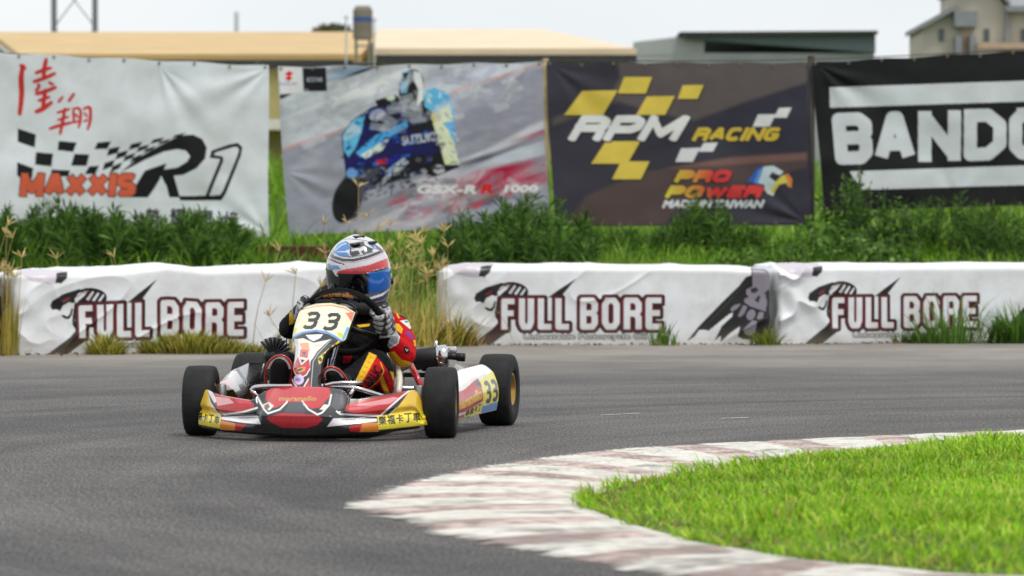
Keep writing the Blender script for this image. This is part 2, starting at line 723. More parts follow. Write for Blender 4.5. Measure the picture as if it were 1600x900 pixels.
def vnoise(x, y, seed=0):
    """smooth 2-D value noise in 0..1"""
    r = np.random.default_rng(seed)
    T = r.random((64, 64))
    xi, yi = np.floor(x).astype(int), np.floor(y).astype(int)
    u, v = x - xi, y - yi
    u, v = u * u * (3 - 2 * u), v * v * (3 - 2 * v)
    a, b = T[xi % 64, yi % 64], T[(xi + 1) % 64, yi % 64]
    c, d = T[xi % 64, (yi + 1) % 64], T[(xi + 1) % 64, (yi + 1) % 64]
    return (a * (1 - u) + b * u) * (1 - v) + (c * (1 - u) + d * u) * v


def fbm(x, y, seed=0, o=4):
    t, a, n = 0, 1, 0
    for k in range(o):
        t = t + a * vnoise(x * 2 ** k, y * 2 ** k, seed + k)
        n += a
        a *= .5
    return t / n


def in_poly(p, poly):
    x, y = p[:, 0], p[:, 1]
    r = np.zeros(len(p), bool)
    a, b = poly, np.roll(poly, -1, 0)
    for (x0, y0), (x1, y1) in zip(a, b):
        if y0 == y1:
            continue
        r ^= ((y0 > y) != (y1 > y)) & (x < (x1 - x0) * (y - y0) / (y1 - y0) + x0)
    return r
# ------------------------------------------------------------------ the setting: ground, track, kerb, infield
def sstep(a, b, x):
    t = np.clip((x - a) / (b - a), 0, 1)
    return t * t * (3 - 2 * t)


EX = np.array([-400, -30, -3.3, -1.2, -0.55, 1.9, 4.2, 30, 400])
EY = np.array([12, 20.5, 22.95, 23.95, 25.25, 25.45, 26.3, 31, 31])


def edge_y(x):
    return np.interp(x, EX, EY)


def ground_z(x, y):
    x, y = np.asarray(x, float), np.asarray(y, float)
    d = y - edge_y(x)
    z = -0.012 + 0.60 * sstep(0.3, 9.5, d) + 1.05 * sstep(17, 32, d)
    bum = (fbm(x * .9 + 40, y * .9 + 9, 3) - .5) * .10
    return z + bum * sstep(0.6, 2.5, d)


def asphalt():
    m, t, b = nodes_of('asphalt')
    g = t.nodes.new('ShaderNodeNewGeometry')
    N = t.nodes.new

    def noise(scale, vec=(1, 1, 1), detail=4, rough=.6):
        mpn = N('ShaderNodeMapping')
        mpn.inputs['Scale'].default_value = vec
        n = N('ShaderNodeTexNoise')
        n.inputs['Scale'].default_value = scale
        n.inputs['Detail'].default_value = detail
        n.inputs['Roughness'].default_value = rough
        t.links.new(g.outputs['Position'], mpn.inputs['Vector'])
        t.links.new(mpn.outputs['Vector'], n.inputs['Vector'])
        return n.outputs['Fac']

    def ramp(fac, p0, c0, p1, c1):
        r = N('ShaderNodeValToRGB')
        e = r.color_ramp.elements
        e[0].position, e[0].color = p0, (*c0, 1)
        e[1].position, e[1].color = p1, (*c1, 1)
        t.links.new(fac, r.inputs['Fac'])
        return r.outputs['Color']

    def mix(kind, f, a, c):
        x = N('ShaderNodeMixRGB')
        x.blend_type = kind
        if isinstance(f, float):
            x.inputs[0].default_value = f
        else:
            t.links.new(f, x.inputs[0])
        for k, v in ((1, a), (2, c)):
            if isinstance(v, tuple):
                x.inputs[k].default_value = (*v, 1)
            else:
                t.links.new(v, x.inputs[k])
        return x.outputs['Color']

    grain = ramp(noise(105, detail=3, rough=.8), .40, (.030, .030, .031), .64, (.285, .278, .270))
    patch = ramp(noise(.55, detail=7, rough=.7), .34, (.62, .62, .64), .66, (1.24, 1.21, 1.17))
    c = mix('MULTIPLY', 1.0, mix('MULTIPLY', 1.0, grain, (.90, .90, .91)), patch)
    # rubber laid down along the corner: streaks that bend round the infield
    vs = N('ShaderNodeVectorMath')
    vs.operation = 'SUBTRACT'
    vs.inputs[1].default_value = (4.0, 11.0, 0)
    t.links.new(g.outputs['Position'], vs.inputs[0])
    vl = N('ShaderNodeVectorMath')
    vl.operation = 'LENGTH'
    t.links.new(vs.outputs[0], vl.inputs[0])
    cb = N('ShaderNodeCombineXYZ')
    t.links.new(vl.outputs['Value'], cb.inputs['X'])
    sp = N('ShaderNodeSeparateXYZ')
    t.links.new(g.outputs['Position'], sp.inputs[0])
    my = N('ShaderNodeMath')
    my.operation = 'MULTIPLY'
    my.inputs[1].default_value = .10
    t.links.new(sp.outputs['Y'], my.inputs[0])
    t.links.new(my.outputs[0], cb.inputs['Y'])
    nr = N('ShaderNodeTexNoise')
    nr.inputs['Scale'].default_value = 2.6
    nr.inputs['Detail'].default_value = 6
    nr.inputs['Roughness'].default_value = .65
    t.links.new(cb.outputs[0], nr.inputs['Vector'])
    streak = ramp(nr.outputs['Fac'], .40, (.66, .66, .68), .62, (1.14, 1.12, 1.10))
    c = mix('MULTIPLY', .85, c, streak)
    fine = ramp(noise(1.0, (2.0, 34, 1), 5, .7), .35, (.80, .80, .80), .65, (1.14, 1.14, 1.13))
    c = mix('MULTIPLY', .25, c, fine)
    speck = ramp(noise(120, (1, .16, 1), 3, .75), .38, (.45, .45, .46), .64, (1.55, 1.53, 1.50))
    c = mix('MULTIPLY', .9, c, speck)
    # dusty outer strip, towards the barriers
    sx = N('ShaderNodeSeparateXYZ')
    t.links.new(g.outputs['Position'], sx.inputs[0])
    mr = N('ShaderNodeMapRange')
    mr.inputs['From Min'].default_value = 17.5
    mr.inputs['From Max'].default_value = 23.5
    mr.interpolation_type = 'SMOOTHSTEP'
    t.links.new(sx.outputs['Y'], mr.inputs['Value'])
    dust = mix('MULTIPLY', 1.0, ramp(noise(90, detail=3), .3, (.20, .185, .165), .7, (.36, .335, .30)), patch)
    f = N('ShaderNodeMath')
    f.operation = 'MULTIPLY'
    f.inputs[1].default_value = .8
    t.links.new(mr.outputs[0], f.inputs[0])
    c = mix('MIX', f.outputs[0], c, dust)
    t.links.new(c, b.inputs['Base Color'])
    b.inputs['Roughness'].default_value = .78
    b.inputs['Specular IOR Level'].default_value = .35
    bp = N('ShaderNodeBump')
    bp.inputs['Strength'].default_value = .9
    bp.inputs['Distance'].default_value = .006
    t.links.new(noise(140, detail=4, rough=.7), bp.inputs['Height'])
    t.links.new(bp.outputs['Normal'], b.inputs['Normal'])
    return m


M_ASPH = asphalt()
M_SOIL = mat('soil_and_turf', (66, 84, 30), .95, var=.45, vscale=1.3, bump=.6, bscale=12)

xs = np.unique(np.concatenate([np.linspace(-400, -20, 14), np.linspace(-20, 20, 81), np.linspace(20, 400, 14)]))
ys = np.unique(np.concatenate([np.linspace(-60, 18, 14), np.linspace(18, 62, 111), np.linspace(62, 900, 22)]))
X, Y = np.meshgrid(xs, ys, indexing='ij')
V = np.stack([X, Y, ground_z(X, Y)], -1).reshape(-1, 3)
o = mesh('ground', V, grid_faces(len(xs), len(ys)), M_SOIL)
tag(o, kind='structure')

xs = np.unique(np.concatenate([np.linspace(-60, 60, 41), EX[1:-1]]))
V, rows = [], 14
for x in xs:
    for k in range(rows):
        V.append((x, -25 + (edge_y(x) + 25) * k / (rows - 1), 0.0))
o = mesh('track', V, grid_faces(len(xs), rows), M_ASPH)
tag(o, kind='structure')

# --- kerb round the infield
INN = [(1600, 691), (1400, 705), (1200, 727), (1100, 741), (1000, 759), (940, 777), (915, 792), (930, 806), (1000, 831),
       (1100, 856), (1250, 881), (1400, 896), (1600, 909)]
OUT = [(1560, 674), (1330, 683), (1050, 696), (885, 710), (725, 733), (592, 764), (536, 794), (592, 814), (690, 842),
       (830, 868), (1030, 905), (1250, 930), (1480, 945)]
inn = np.array([[5.6, 14.7], [3.6, 13.75]] + [G(*p) for p in INN] + [[2.2, 7.35], [4.2, 7.3]])
outr = np.array([[5.4, 15.4], [3.4, 14.45]] + [G(*p) for p in OUT] + [[2.1, 6.8], [4.2, 6.72]])


def catmull(p, n):
    p = np.asarray(p, float)
    q = np.vstack([2 * p[0] - p[1], p, 2 * p[-1] - p[-2]])
    r = []
    for i in range(1, len(q) - 2):
        for t in np.linspace(0, 1, n, endpoint=False):
            a, b, c, d = q[i - 1], q[i], q[i + 1], q[i + 2]
            r.append(.5 * ((2 * b) + (c - a) * t + (2 * a - 5 * b + 4 * c - d) * t * t + (3 * b - a - 3 * c + d) * t ** 3))
    r.append(p[-1])
    return np.array(r)


ci, co = catmull(inn, 44), catmull(outr, 44)
seg = np.concatenate([[0], np.cumsum(np.hypot(*np.diff((ci * .35 + co * .65), axis=0).T))])
apex = seg[np.argmin(co[:, 0])]
nv = 40
vv = np.linspace(0, 1, nv)
SI, VV = np.meshgrid(seg, vv, indexing='ij')
pos = co[:, None, :] * (1 - vv)[None, :, None] + ci[:, None, :] * vv[None, :, None]
ph = (SI - apex) / 0.245 + (fbm(SI * 6, VV * 5, 21) - .5) * .22
k = np.floor(ph + .5)
white = np.abs(np.mod(ph + 1, 2) - 1) < .58
frac = np.abs(ph + .5 - k - .5)
zz = 0.003 + 0.010 * sstep(0, .5, VV) + 0.004 * np.cos(np.pi * (ph)) ** 2 * sstep(0, .15, VV) * (1 - sstep(.85, 1, VV))
zz = np.where(VV > .97, zz, zz)
nz = fbm(pos[..., 0] * 7, pos[..., 1] * 11, 5, 5)
nf = fbm(pos[..., 0] * 30, pos[..., 1] * 60, 9, 4)
lower = sstep(0.3, 2.0, SI - apex)            # the run-off side of the apex is scrubbed the most
cw = np.array(lin((220, 217, 210)))
crd = np.array(lin((210, 190, 184)))
cg = np.array(lin((116, 112, 109)))
c = np.where(white[..., None], cw, crd)
edge = sstep(0, .22, VV)
wear_w = np.clip(sstep(.52, .70, nz * .6 + nf * .4 + .10 * (1 - edge) + .10 * lower), 0, 1) * .5
wear_r = np.clip(sstep(.40, .62, nz * .55 + nf * .45 + .22 * (1 - edge) + .10 * lower), 0, 1) * .5
wear = np.where(white, wear_w, wear_r)
wear = np.maximum(wear, sstep(.30, .5, nf * .5 + nz * .5 + .22 - VV * 3.2 - .10 * white) * .95)
line = sstep(.86, .93, VV)                     # white line painted along the turf
wear = wear * (1 - .6 * line)
c = c * (1 - line[..., None] * .8) + cw * line[..., None] * .8
c = c * (.80 + .22 * fbm(pos[..., 0] * 34, pos[..., 1] * 44, 31, 4) + .20 * fbm(pos[..., 0] * 4, pos[..., 1] * 6, 33, 4))[..., None]
scuf = sstep(.60, .72, fbm(np.arctan2(pos[..., 1] - 11, pos[..., 0] - 4) * 8, np.hypot(pos[..., 1] - 11, pos[..., 0] - 4) * 16, 35, 3))
c = c * (1 - .14 * scuf[..., None] * (1 - line[..., None]))
V = np.concatenate([pos, zz[..., None]], -1).reshape(-1, 3)
o = mesh('kerb', V, grid_faces(len(seg), nv), painted('kerb_paint', .8, dirt=.22, dscale=18, bump=.5, bscale=70, spec=.3, wear=True), None,
         np.clip(c.reshape(-1, 3), 0, .9))
at_ = o.data.attributes.new('Wear', 'FLOAT', 'POINT')
at_.data.foreach_set('value', np.clip(wear, 0, 1).astype(np.float32).ravel())
tag(o, kind='structure')

# --- infield lawn (low mound)
inner = ci
back = np.array([[5.6, 15.2], [9, 14.5], [9, 7.6], [4.2, 7.3]])
cx = np.linspace(0, 1, 24)
cen = np.array([5.0, 11.0])
V, nrm = [], 26
for p in inner:
    for tt in np.linspace(0, 1, nrm):
        q = p * (1 - tt) + np.array([6.0, 11.0 + (p[1] - 11) * .6]) * tt
        d = np.hypot(*(q - p))
        V.append((q[0], q[1], .006 + .030 * float(sstep(0, .6, d)) + .01 * float(fbm(np.array(q[0] * 2), np.array(q[1] * 2), 8))))
o = mesh('lawn', V, grid_faces(len(inner), nrm), mat('lawn_soil', (74, 96, 26), .95, var=.35, vscale=5, bump=.5))
tag(o, kind='structure')


def blades(base, h, wid, az, lean, rg, bend=.6):
    """arrays of single grass blades: 8 vertices, 3 quads each"""
    n = len(base)
    d = np.stack([np.cos(az), np.sin(az), np.zeros(n)], -1)
    tw = az + np.pi / 2 + rg.normal(0, .5, n)
    s = np.stack([np.cos(tw), np.sin(tw), np.zeros(n)], -1)
    V = []
    for t, ww in ((0, .8), (.4, 1), (.75, .7), (1, .08)):
        off = (lean * (t * (1 - bend) + bend * t * t))[:, None] * d * h[:, None]
        up = (h * t * (1 - .25 * lean * t))[:, None] * np.array([0, 0, 1.0])
        c = base + off + up
        e = s * (wid * ww / 2)[:, None]
        V += [c - e, c + e]
    V = np.stack(V, 1).reshape(-1, 3)
    i = np.arange(n)[:, None] * 8
    q = np.concatenate([i + np.array([[0, 1, 3, 2]]), i + np.array([[2, 3, 5, 4]]), i + np.array([[4, 5, 7, 6]])], 0)
    return V, q


def ccol(n, pal, rg, per, jit=.25):
    """one colour for each plant piece, spread over its vertices"""
    pal = np.array([lin(c) for c in pal])
    c = pal[rg.integers(0, len(pal), n)] * (1 + rg.normal(0, jit, (n, 1)))
    return np.repeat(np.clip(c, .003, .8), per, 0)


M_GRASS = painted('grass_blades', .55, dirt=.2, dscale=2.0, spec=.3, transl=.4)
M_WEED = painted('weed_leaves', .6, dirt=.25, dscale=1.2, spec=.25, transl=.3)
M_DRY = painted('dry_stalks', .75, dirt=.2, dscale=4, spec=.2, transl=.2)

lawn_poly = np.vstack([inner, [[9, 7.6], [9, 14.5]]])
N = 150000
xmax = 3.4
pts = np.stack([rng.uniform(-.1, xmax, N), rng.uniform(7.2, 14.6, N)], -1)
keep = in_poly(pts, lawn_poly) & (pts[:, 0] < pts[:, 1] * .19 + .35)
pts = pts[keep]
# distance to the kerb, to thin and shorten the fringe
dm = np.min(np.hypot(pts[:, None, 0] - inner[None, ::6, 0], pts[:, None, 1] - inner[None, ::6, 1]), 1)
hz = .004 + .030 * sstep(0, .6, dm)
tuft = fbm(pts[:, 0] * 5, pts[:, 1] * 5, 12, 3)
far = sstep(11.0, 12.6, pts[:, 1])
h = (.020 + .034 * tuft ** 1.5 * 1.6) * rng.uniform(.6, 1.3, len(pts)) * (.55 + .45 * sstep(0, .18, dm)) * (1 - .05 * far)
az = rng.uniform(0, 2 * np.pi, len(pts))
V, q = blades(np.column_stack([pts, hz]), h, rng.uniform(.003, .0062, len(pts)) * (1 + .5 * far), az, rng.uniform(.2, 1.3, len(pts)), rng)
pal = [(168, 216, 46), (150, 206, 36), (184, 222, 62), (132, 190, 28), (196, 228, 90), (108, 164, 24)]
cg_ = ccol(len(pts), pal, rng, 8, .24)
dry = np.repeat(((dm < .10) & (rng.random(len(pts)) < .4)) | (rng.random(len(pts)) < .05), 8)
cg_[dry] = lin((170, 160, 90))
big = np.repeat(.66 + .72 * fbm(pts[:, 0] * 2.2, pts[:, 1] * 2.2, 17, 4), 8)[:, None]
bare = fbm(pts[:, 0] * 3.1 + 5, pts[:, 1] * 3.1, 91, 4)
fin = np.repeat(bare < .16, 8)
Vb = V.reshape(-1, 8, 3)
Vb[bare < .16, :, 2] = Vb[bare < .16][:, :1, 2] + (Vb[bare < .16][:, :, 2] - Vb[bare < .16][:, :1, 2]) * .35
V = Vb.reshape(-1, 3)
cg_[fin] = cg_[fin] * .5 + lin((150, 140, 80)) * .5
# longer tufts that spill over the kerb
ii = rng.integers(0, len(inner) - 1, 2600)
e_ = inner[ii] + rng.normal(0, .012, (2600, 2))
on = fbm(e_[:, 0] * 6, e_[:, 1] * 6, 93, 3) > .47
e_ = e_[on]
ne_ = len(e_)
dirv = e_ - np.array([4.5, 11.0])
V2, q2 = blades(np.column_stack([e_, np.full(ne_, .012)]), rng.uniform(.018, .048, ne_) * (1 + .5 * (rng.random(ne_) < .06)), rng.uniform(.003, .006, ne_), np.arctan2(dirv[:, 1], dirv[:, 0]) + rng.normal(0, .9, ne_), rng.uniform(.4, 1.5, ne_), rng)
q = np.vstack([q, q2 + len(V)])
V = np.vstack([V, V2])
cg_ = np.vstack([cg_, ccol(ne_, pal + [(176, 170, 90)], rng, 8, .2)])
big = np.vstack([big, np.ones((ne_ * 8, 1))])
o = mesh('lawn_grass', V, q, M_GRASS, None, np.clip(cg_ * big, 0, .8))
tag(o, 'bright green short grass covering the infield inside the kerb', 'grass', kind='stuff')

# --- rough grass over the bank behind the barriers
N = 72000
x = rng.uniform(-10.5, 10.5, N)
d = rng.uniform(0.15, 13, N) ** 1.0
y = edge_y(x) + d
keep = (np.abs(x) < .23 * y + .8) & ~((d < .75) & (((x > -3.25) & (x < -.95)) | ((x > -.55) & (x < 4.2))))
x, y, d = x[keep], y[keep], d[keep]
n = len(x)
tuft = fbm(x * .9, y * .9, 44, 4)
h = (.09 + .30 * tuft ** 2 * 1.5) * rng.uniform(.5, 1.3, n) * (.75 + .25 * sstep(0, 3, d))
V, q = blades(np.column_stack([x, y, ground_z(x, y)]), h, rng.uniform(.008, .018, n), rng.uniform(0, 6.28, n), rng.uniform(.2, 1.2, n), rng)
cc = ccol(n, [(84, 128, 26), (118, 164, 40), (78, 122, 28), (144, 176, 58), (64, 104, 22)], rng, 8, .2)
big = np.repeat(.62 + .75 * fbm(x * .6 + 7, y * .6, 51, 3), 8)[:, None]
o = mesh('bank_grass', V, q, M_GRASS, None, np.clip(cc * big, 0, .8))
tag(o, 'rough green grass over the bank between the barriers and the banners', 'grass', kind='stuff')
N = 9000
x = rng.uniform(-12, 12, N)
y = rng.uniform(39, 62, N)
h = rng.uniform(.25, .7, N)
V, q = blades(np.column_stack([x, y, ground_z(x, y)]), h, rng.uniform(.03, .05, N), rng.uniform(0, 6.28, N), rng.uniform(.1, .8, N), rng)
o = mesh('field_grass', V, q, M_GRASS, None, ccol(N, [(120, 165, 45), (104, 150, 34), (140, 175, 60)], rng, 8, .2))
tag(o, 'tall light green grass of the field behind the banners', 'grass', kind='stuff')

N = 26000
px_ = rng.uniform(940, 1640, N)
y = rng.uniform(26.6, 30.0, N)
x = (px_ - 800) / FPX * y
ok = (y - edge_y(x) > .9)
x, y = x[ok], y[ok]
n = len(x)
h = .52 * rng.uniform(.5, 1.0, n) * (.62 + .55 * fbm(x * 1.5 + 3, y * .7, 88, 3))
V, q = blades(np.column_stack([x, y, ground_z(x, y)]), h, rng.uniform(.007, .014, n), rng.uniform(0, 6.28, n), rng.uniform(.15, .9, n), rng)
big = np.repeat(.7 + .6 * fbm(x * .8 + 2, y * .8, 53, 3), 8)[:, None]
o = mesh('verge_grass', V, q, M_GRASS, None, np.clip(ccol(n, [(120, 168, 40), (142, 186, 54), (100, 146, 32), (160, 190, 76)], rng, 8, .2) * big, 0, .8))
tag(o, 'light green long grass just behind the middle and right barriers', 'grass', kind='stuff')

# two worn white scratches of paint on the asphalt
for k_, (p0_, p1_) in enumerate((((938, 650), (1000, 647)), ((1128, 655), (1170, 654)))):
    A_, B_ = G(*p0_), G(*p1_)
    tt_ = np.linspace(0, 1, 24)
    wv_ = .018 * (.4 + fbm(tt_ * 9, tt_ * 0 + k_, 5, 2))
    V = np.concatenate([np.column_stack([A_[0] + (B_[0] - A_[0]) * tt_, A_[1] + (B_[1] - A_[1]) * tt_ + sg * wv_, np.full(24, .004)]) for sg in (-1, 1)])
    o = mesh('road_scratch', V, np.array([[i, i + 1, 25 + i, 24 + i] for i in range(23)]), mat('scratch_paint', (176, 174, 170), .9, var=.3, vscale=30))
    tag(o, kind='structure')
# ------------------------------------------------------------------ buildings beyond the circuit
def slab(mb, pts, th):
    """closed slab from a top quad, thickness th downwards"""
    p = np.asarray(pts, float)
    b = p - np.array([0, 0, th])
    n = len(p)
    q = [[i, (i + 1) % n, n + (i + 1) % n, n + i][::-1] for i in range(n)]
    return mb.add(np.vstack([p, b]), q, None, [list(range(n)), list(range(2 * n - 1, n - 1, -1))])


def prism_y(mb, xz, y0, y1):
    """outline in x,z pushed from y0 to y1"""
    n = len(xz)
    V = [(x, y0, z) for x, z in xz] + [(x, y1, z) for x, z in xz]
    q = [[i, (i + 1) % n, n + (i + 1) % n, n + i] for i in range(n)]
    return mb.add(V, q, None, [list(range(n))[::-1], list(range(n, 2 * n))])


def corrugated(name, col, rough=.5, scale=9.0):
    m, t, b = nodes_of(name)
    tcx = t.nodes.new('ShaderNodeTexCoord')
    wv = t.nodes.new('ShaderNodeTexWave')
    wv.inputs['Scale'].default_value = scale
    wv.inputs['Distortion'].default_value = 0
    t.links.new(tcx.outputs['Object'], wv.inputs['Vector'])
    bp = t.nodes.new('ShaderNodeBump')
    bp.inputs['Strength'].default_value = .5
    bp.inputs['Distance'].default_value = .04
    t.links.new(wv.outputs['Fac'], bp.inputs['Height'])
    t.links.new(bp.outputs['Normal'], b.inputs['Normal'])
    n = t.nodes.new('ShaderNodeTexNoise')
    n.inputs['Scale'].default_value = .6
    n.inputs['Detail'].default_value = 6
    t.links.new(tcx.outputs['Object'], n.inputs['Vector'])
    r = t.nodes.new('ShaderNodeValToRGB')
    c = lin(col)
    r.color_ramp.elements[0].position, r.color_ramp.elements[0].color = .3, (*(c * .86), 1)
    r.color_ramp.elements[1].position, r.color_ramp.elements[1].color = .7, (*np.minimum(c * 1.08, .9), 1)
    t.links.new(n.outputs['Fac'], r.inputs['Fac'])
    t.links.new(r.outputs['Color'], b.inputs['Base Color'])
    b.inputs['Roughness'].default_value = rough
    return m


M_ORANGE = corrugated('ochre_roof_sheet', (210, 176, 114))
M_CREAM = corrugated('cream_roof_sheet', (240, 214, 178))
M_YWALL = corrugated('yellow_wall_sheet', (196, 186, 122), .6)
M_GWALL = corrugated('pale_grey_sheet', (176, 182, 180), .5)
M_GROOF = corrugated('grey_green_sheet', (104, 124, 124), .5)
M_DARK = mat('dark_gap', (52, 54, 52), .8)
M_BEIGE = mat('beige_render', (184, 178, 164), .85, var=.08, vscale=.7)
M_GREYT = mat('grey_trim', (132, 136, 138), .6)
M_DOOR = mat('tan_panel', (186, 160, 136), .7)
M_STEEL = mat('weathered_steel', (120, 126, 128), .5, .3)
M_CONC = mat('old_concrete', (132, 124, 110), .9, var=.25, vscale=1.2)
M_BLUE = mat('blue_paint', (52, 84, 140), .5)
M_WIN = mat('window_pane', (70, 82, 86), .15, var=.05)


def part(mb, name, m, parent, loc=None):
    o = mb.build(name, m, parent, smooth=False)
    return o


def at_base(x, D):
    return np.array([x, D, float(ground_z(x, D))])


def xx(px, D):
    return (px - 800) / FPX * D


def zz_(py, D):
    return CAM_H + (HZ - py) / FPX * D


# ochre-roofed shed
D0, D1 = 120.0, 138.0
w1 = empty('warehouse', at_base(xx(260, D0), D0))
tag(w1, 'long low warehouse with an ochre yellow corrugated roof, behind the white chequered banner', 'warehouse')
O = np.array(w1.location)
xL, xR = xx(46, D0), xx(552, D0)
eav, rid = zz_(86, D0), zz_(50, D1)
mb = MB()
mb.box(np.array([(xL + xR) / 2, (D0 + D1) / 2, (1.2 + eav) / 2 - .15]) - O, (xR - xL, D1 - D0, eav - 1.5))
part(mb, 'wall', M_YWALL, w1)
mb = MB()
xs_ = xx(20, D0)
slab(mb, np.array([(xL - .25, D0 - .5, eav), (xR + .3, D0 - .5, eav), (xR + .3, D1, rid), (xx(-14, D1), D1, rid)]) - O, .25)
slab(mb, np.array([(xx(-14, D1), D1 + .02, rid), (xR + .3, D1 + .02, rid), (xR + .3, D1 + 17, eav), (xL - .25, D1 + 17, eav)]) - O, .25)
part(mb, 'roof', M_ORANGE, w1)
mb = MB()
mb.add(np.array([(xL - .02, D0 - .1, eav - .5), (xx(-14, D1), D1, rid - .3), (xL - 4, D1, eav - 2), (xL - 3.6, D0 - .1, eav - .6)]) - O, [[0, 1, 2, 3]])
part(mb, 'gable', M_GREYT, w1)
mb = MB()
mb.box(np.array([(xL + xR) / 2, D0 - .62, eav - .35]) - O, (xR - xL, .16, .3))
part(mb, 'gutter', M_DARK, w1)
mb = MB()
mb.box(np.array([xx(432, D0), D0 - 1.2, zz_(198, D0)]) - O, (9, 2.2, .35))
part(mb, 'awning', mat('white_sheet', (222, 220, 210), .5), w1)

# cream-roofed shed
D0, D1 = 112.0, 128.0
w2 = empty('warehouse', at_base(xx(790, D0), D0))
tag(w2, 'warehouse with a pale cream roof and yellow wall, behind the motorbike banner', 'warehouse')
O = np.array(w2.location)
xL, xR = xx(600, D0), xx(984, D0)
eav, rid = zz_(77, D0), zz_(46, D1)
mb = MB()
mb.box(np.array([(xL + xR) / 2, (D0 + D1) / 2, (1.2 + eav) / 2 - .2]) - O, (xR - xL, D1 - D0, eav - 1.6))
part(mb, 'wall', M_YWALL, w2)
mb = MB()
slab(mb, np.array([(xx(584, D0), D0 - .4, eav), (xR + .2, D0 - .4, eav), (xx(846, D1), D1, rid), (xx(590, D1), D1, rid)]) - O, .2)
slab(mb, np.array([(xx(590, D1), D1 + .02, rid), (xx(846, D1), D1 + .02, rid), (xR + .2, D1 + 16, eav), (xL - .2, D1 + 16, eav)]) - O, .2)
mb.add(np.array([(xR + .2, D0 - .4, eav), (xR + .2, D1 + 16, eav), (xx(846, D1), D1 + .01, rid)]) - O, None, [[0, 1, 2]])
part(mb, 'roof', M_CREAM, w2)
mb = MB()
mb.box(np.array([(xL + xR) / 2, D0 - .5, eav - .33]) - O, (xR - xL + .4, .14, .24))
part(mb, 'gutter', M_DARK, w2)
mb = MB()
mb.box(np.array([xL + .25, D0 - .12, eav / 2 + .3]) - O, (.35, .2, eav - 1.2))
part(mb, 'downpipe', mat('ochre_trim', (176, 138, 66), .6), w2)

# grey shed
D0, D1 = 150.0, 168.0
w3 = empty('warehouse', at_base(xx(1180, D0), D0))
tag(w3, 'pale grey factory shed with a grey green upper wall, behind the dark racing banner', 'warehouse')
O = np.array(w3.location)
mb = MB()
xL, xR = xx(985, D0), xx(1366, D0)
zl = zz_(83, D0)
mb.box(np.array([(xL + xR) / 2, (D0 + D1) / 2, (zl + 1.2) / 2]) - O, (xR - xL, D1 - D0, zl - 1.2))
mb.add(np.array([(xL, D0 - .02, zl - .1), (xx(1100, D0), D0 - .02, zl - .1), (xx(1100, D0), D0 - .02, zz_(54, D0)), (xx(1050, D0), D0 - .02, zz_(59, D0)), (xx(990, D0), D0 - .02, zz_(66, D0))]) - O,
       None, None, [[0, 1, 2, 3, 4]])
part(mb, 'wall', M_GWALL, w3)
mb = MB()
prism_y(mb, [(xx(1070, D0) - O[0], zz_(62, D0) - O[2]), (xx(1366, D0) - O[0], zl - O[2]), (xx(1366, D0) - O[0], zz_(56, D0) - O[2]), (xx(1074, D0) - O[0], zz_(56, D0) - O[2])], -.4, 17)
part(mb, 'upper_wall', M_GROOF, w3)
mb = MB()
slab(mb, np.array([(xx(1060, D0), D0 - .9, zz_(52, D0)), (xx(1368, D0), D0 - .9, zz_(50, D0)), (xx(1368, D0), D1, zz_(50, D0)), (xx(1060, D0), D1, zz_(52, D0))]) - O, .14)
part(mb, 'roof', M_DARK, w3)

# beige house
D0 = 95.0
w4 = empty('beige_house', at_base(xx(1560, D0), D0))
tag(w4, 'beige gabled house with a grey porch, at the far right behind the black banner', 'house')
O = np.array(w4.location)
mb = MB()
pr = [(1440, 384), (1440, 43), (1490, 16), (1490, -14), (1536, -34), (1570, 10), (1700, 10), (1700, 384)]
prism_y(mb, [(xx(a, D0) - O[0], zz_(b, D0) - O[2]) for a, b in pr], 0, 3)
part(mb, 'wall', M_BEIGE, w4)
mb = MB()
for (a, b), (c_, d_) in (((1434, 46), (1492, 14)), ((1486, -12), (1538, -40)), ((1536, -38), (1576, 10))):
    x0, z0, x1, z1 = xx(a, D0), zz_(b, D0), xx(c_, D0), zz_(d_, D0)
    slab(mb, np.array([(x0, D0 - .3, z0 + .1), (x1, D0 - .3, z1 + .1), (x1, D0 + 3.1, z1 + .1), (x0, D0 + 3.1, z0 + .1)]) - O, .13)
slab(mb, np.array([(xx(1568, D0), D0 - .35, zz_(11, D0)), (xx(1720, D0), D0 - .35, zz_(11, D0)), (xx(1720, D0), D0 + 5, zz_(-30, D0)), (xx(1568, D0), D0 + 5, zz_(-30, D0))]) - O, .15)
part(mb, 'roof', M_GREYT, w4)
mb = MB()
for a, b in ((1490, 1500), (1512, 1522)):
    mb.box(np.array([(xx(a, D0) + xx(b, D0)) / 2, D0 - .2, 3.6]) - O, (xx(b, D0) - xx(a, D0), .36, 5.4))
mb.box(np.array([xx(1506, D0), D0 - .2, zz_(31, D0)]) - O, (xx(1524, D0) - xx(1488, D0), .38, .42))
part(mb, 'porch', M_GREYT, w4)
mb = MB()
mb.box(np.array([xx(1506, D0), D0 - .04, zz_(64, D0)]) - O, (.18, .06, .9))
part(mb, 'door', M_DOOR, w4)
for a in (1470, 1541, 1598):
    mb = MB()
    mb.box(np.array([xx(a, D0), D0 - .03, zz_(55, D0)]) - O, (.13, .05, .32))
    part(mb, 'window', M_WIN, w4)
mb = MB()
mb.box(np.array([xx(1572, D0), D0 - .1, zz_(40, D0)]) - O, (.1, .14, 1.0))
part(mb, 'drainpipe', M_GREYT, w4)
mb = MB()
mb.box(np.array([xx(1590, D0), D0 - .5, zz_(74, D0)]) - O, (xx(1660, D0) - xx(1524, D0), .5, .16))
part(mb, 'ledge', M_DOOR, w4)

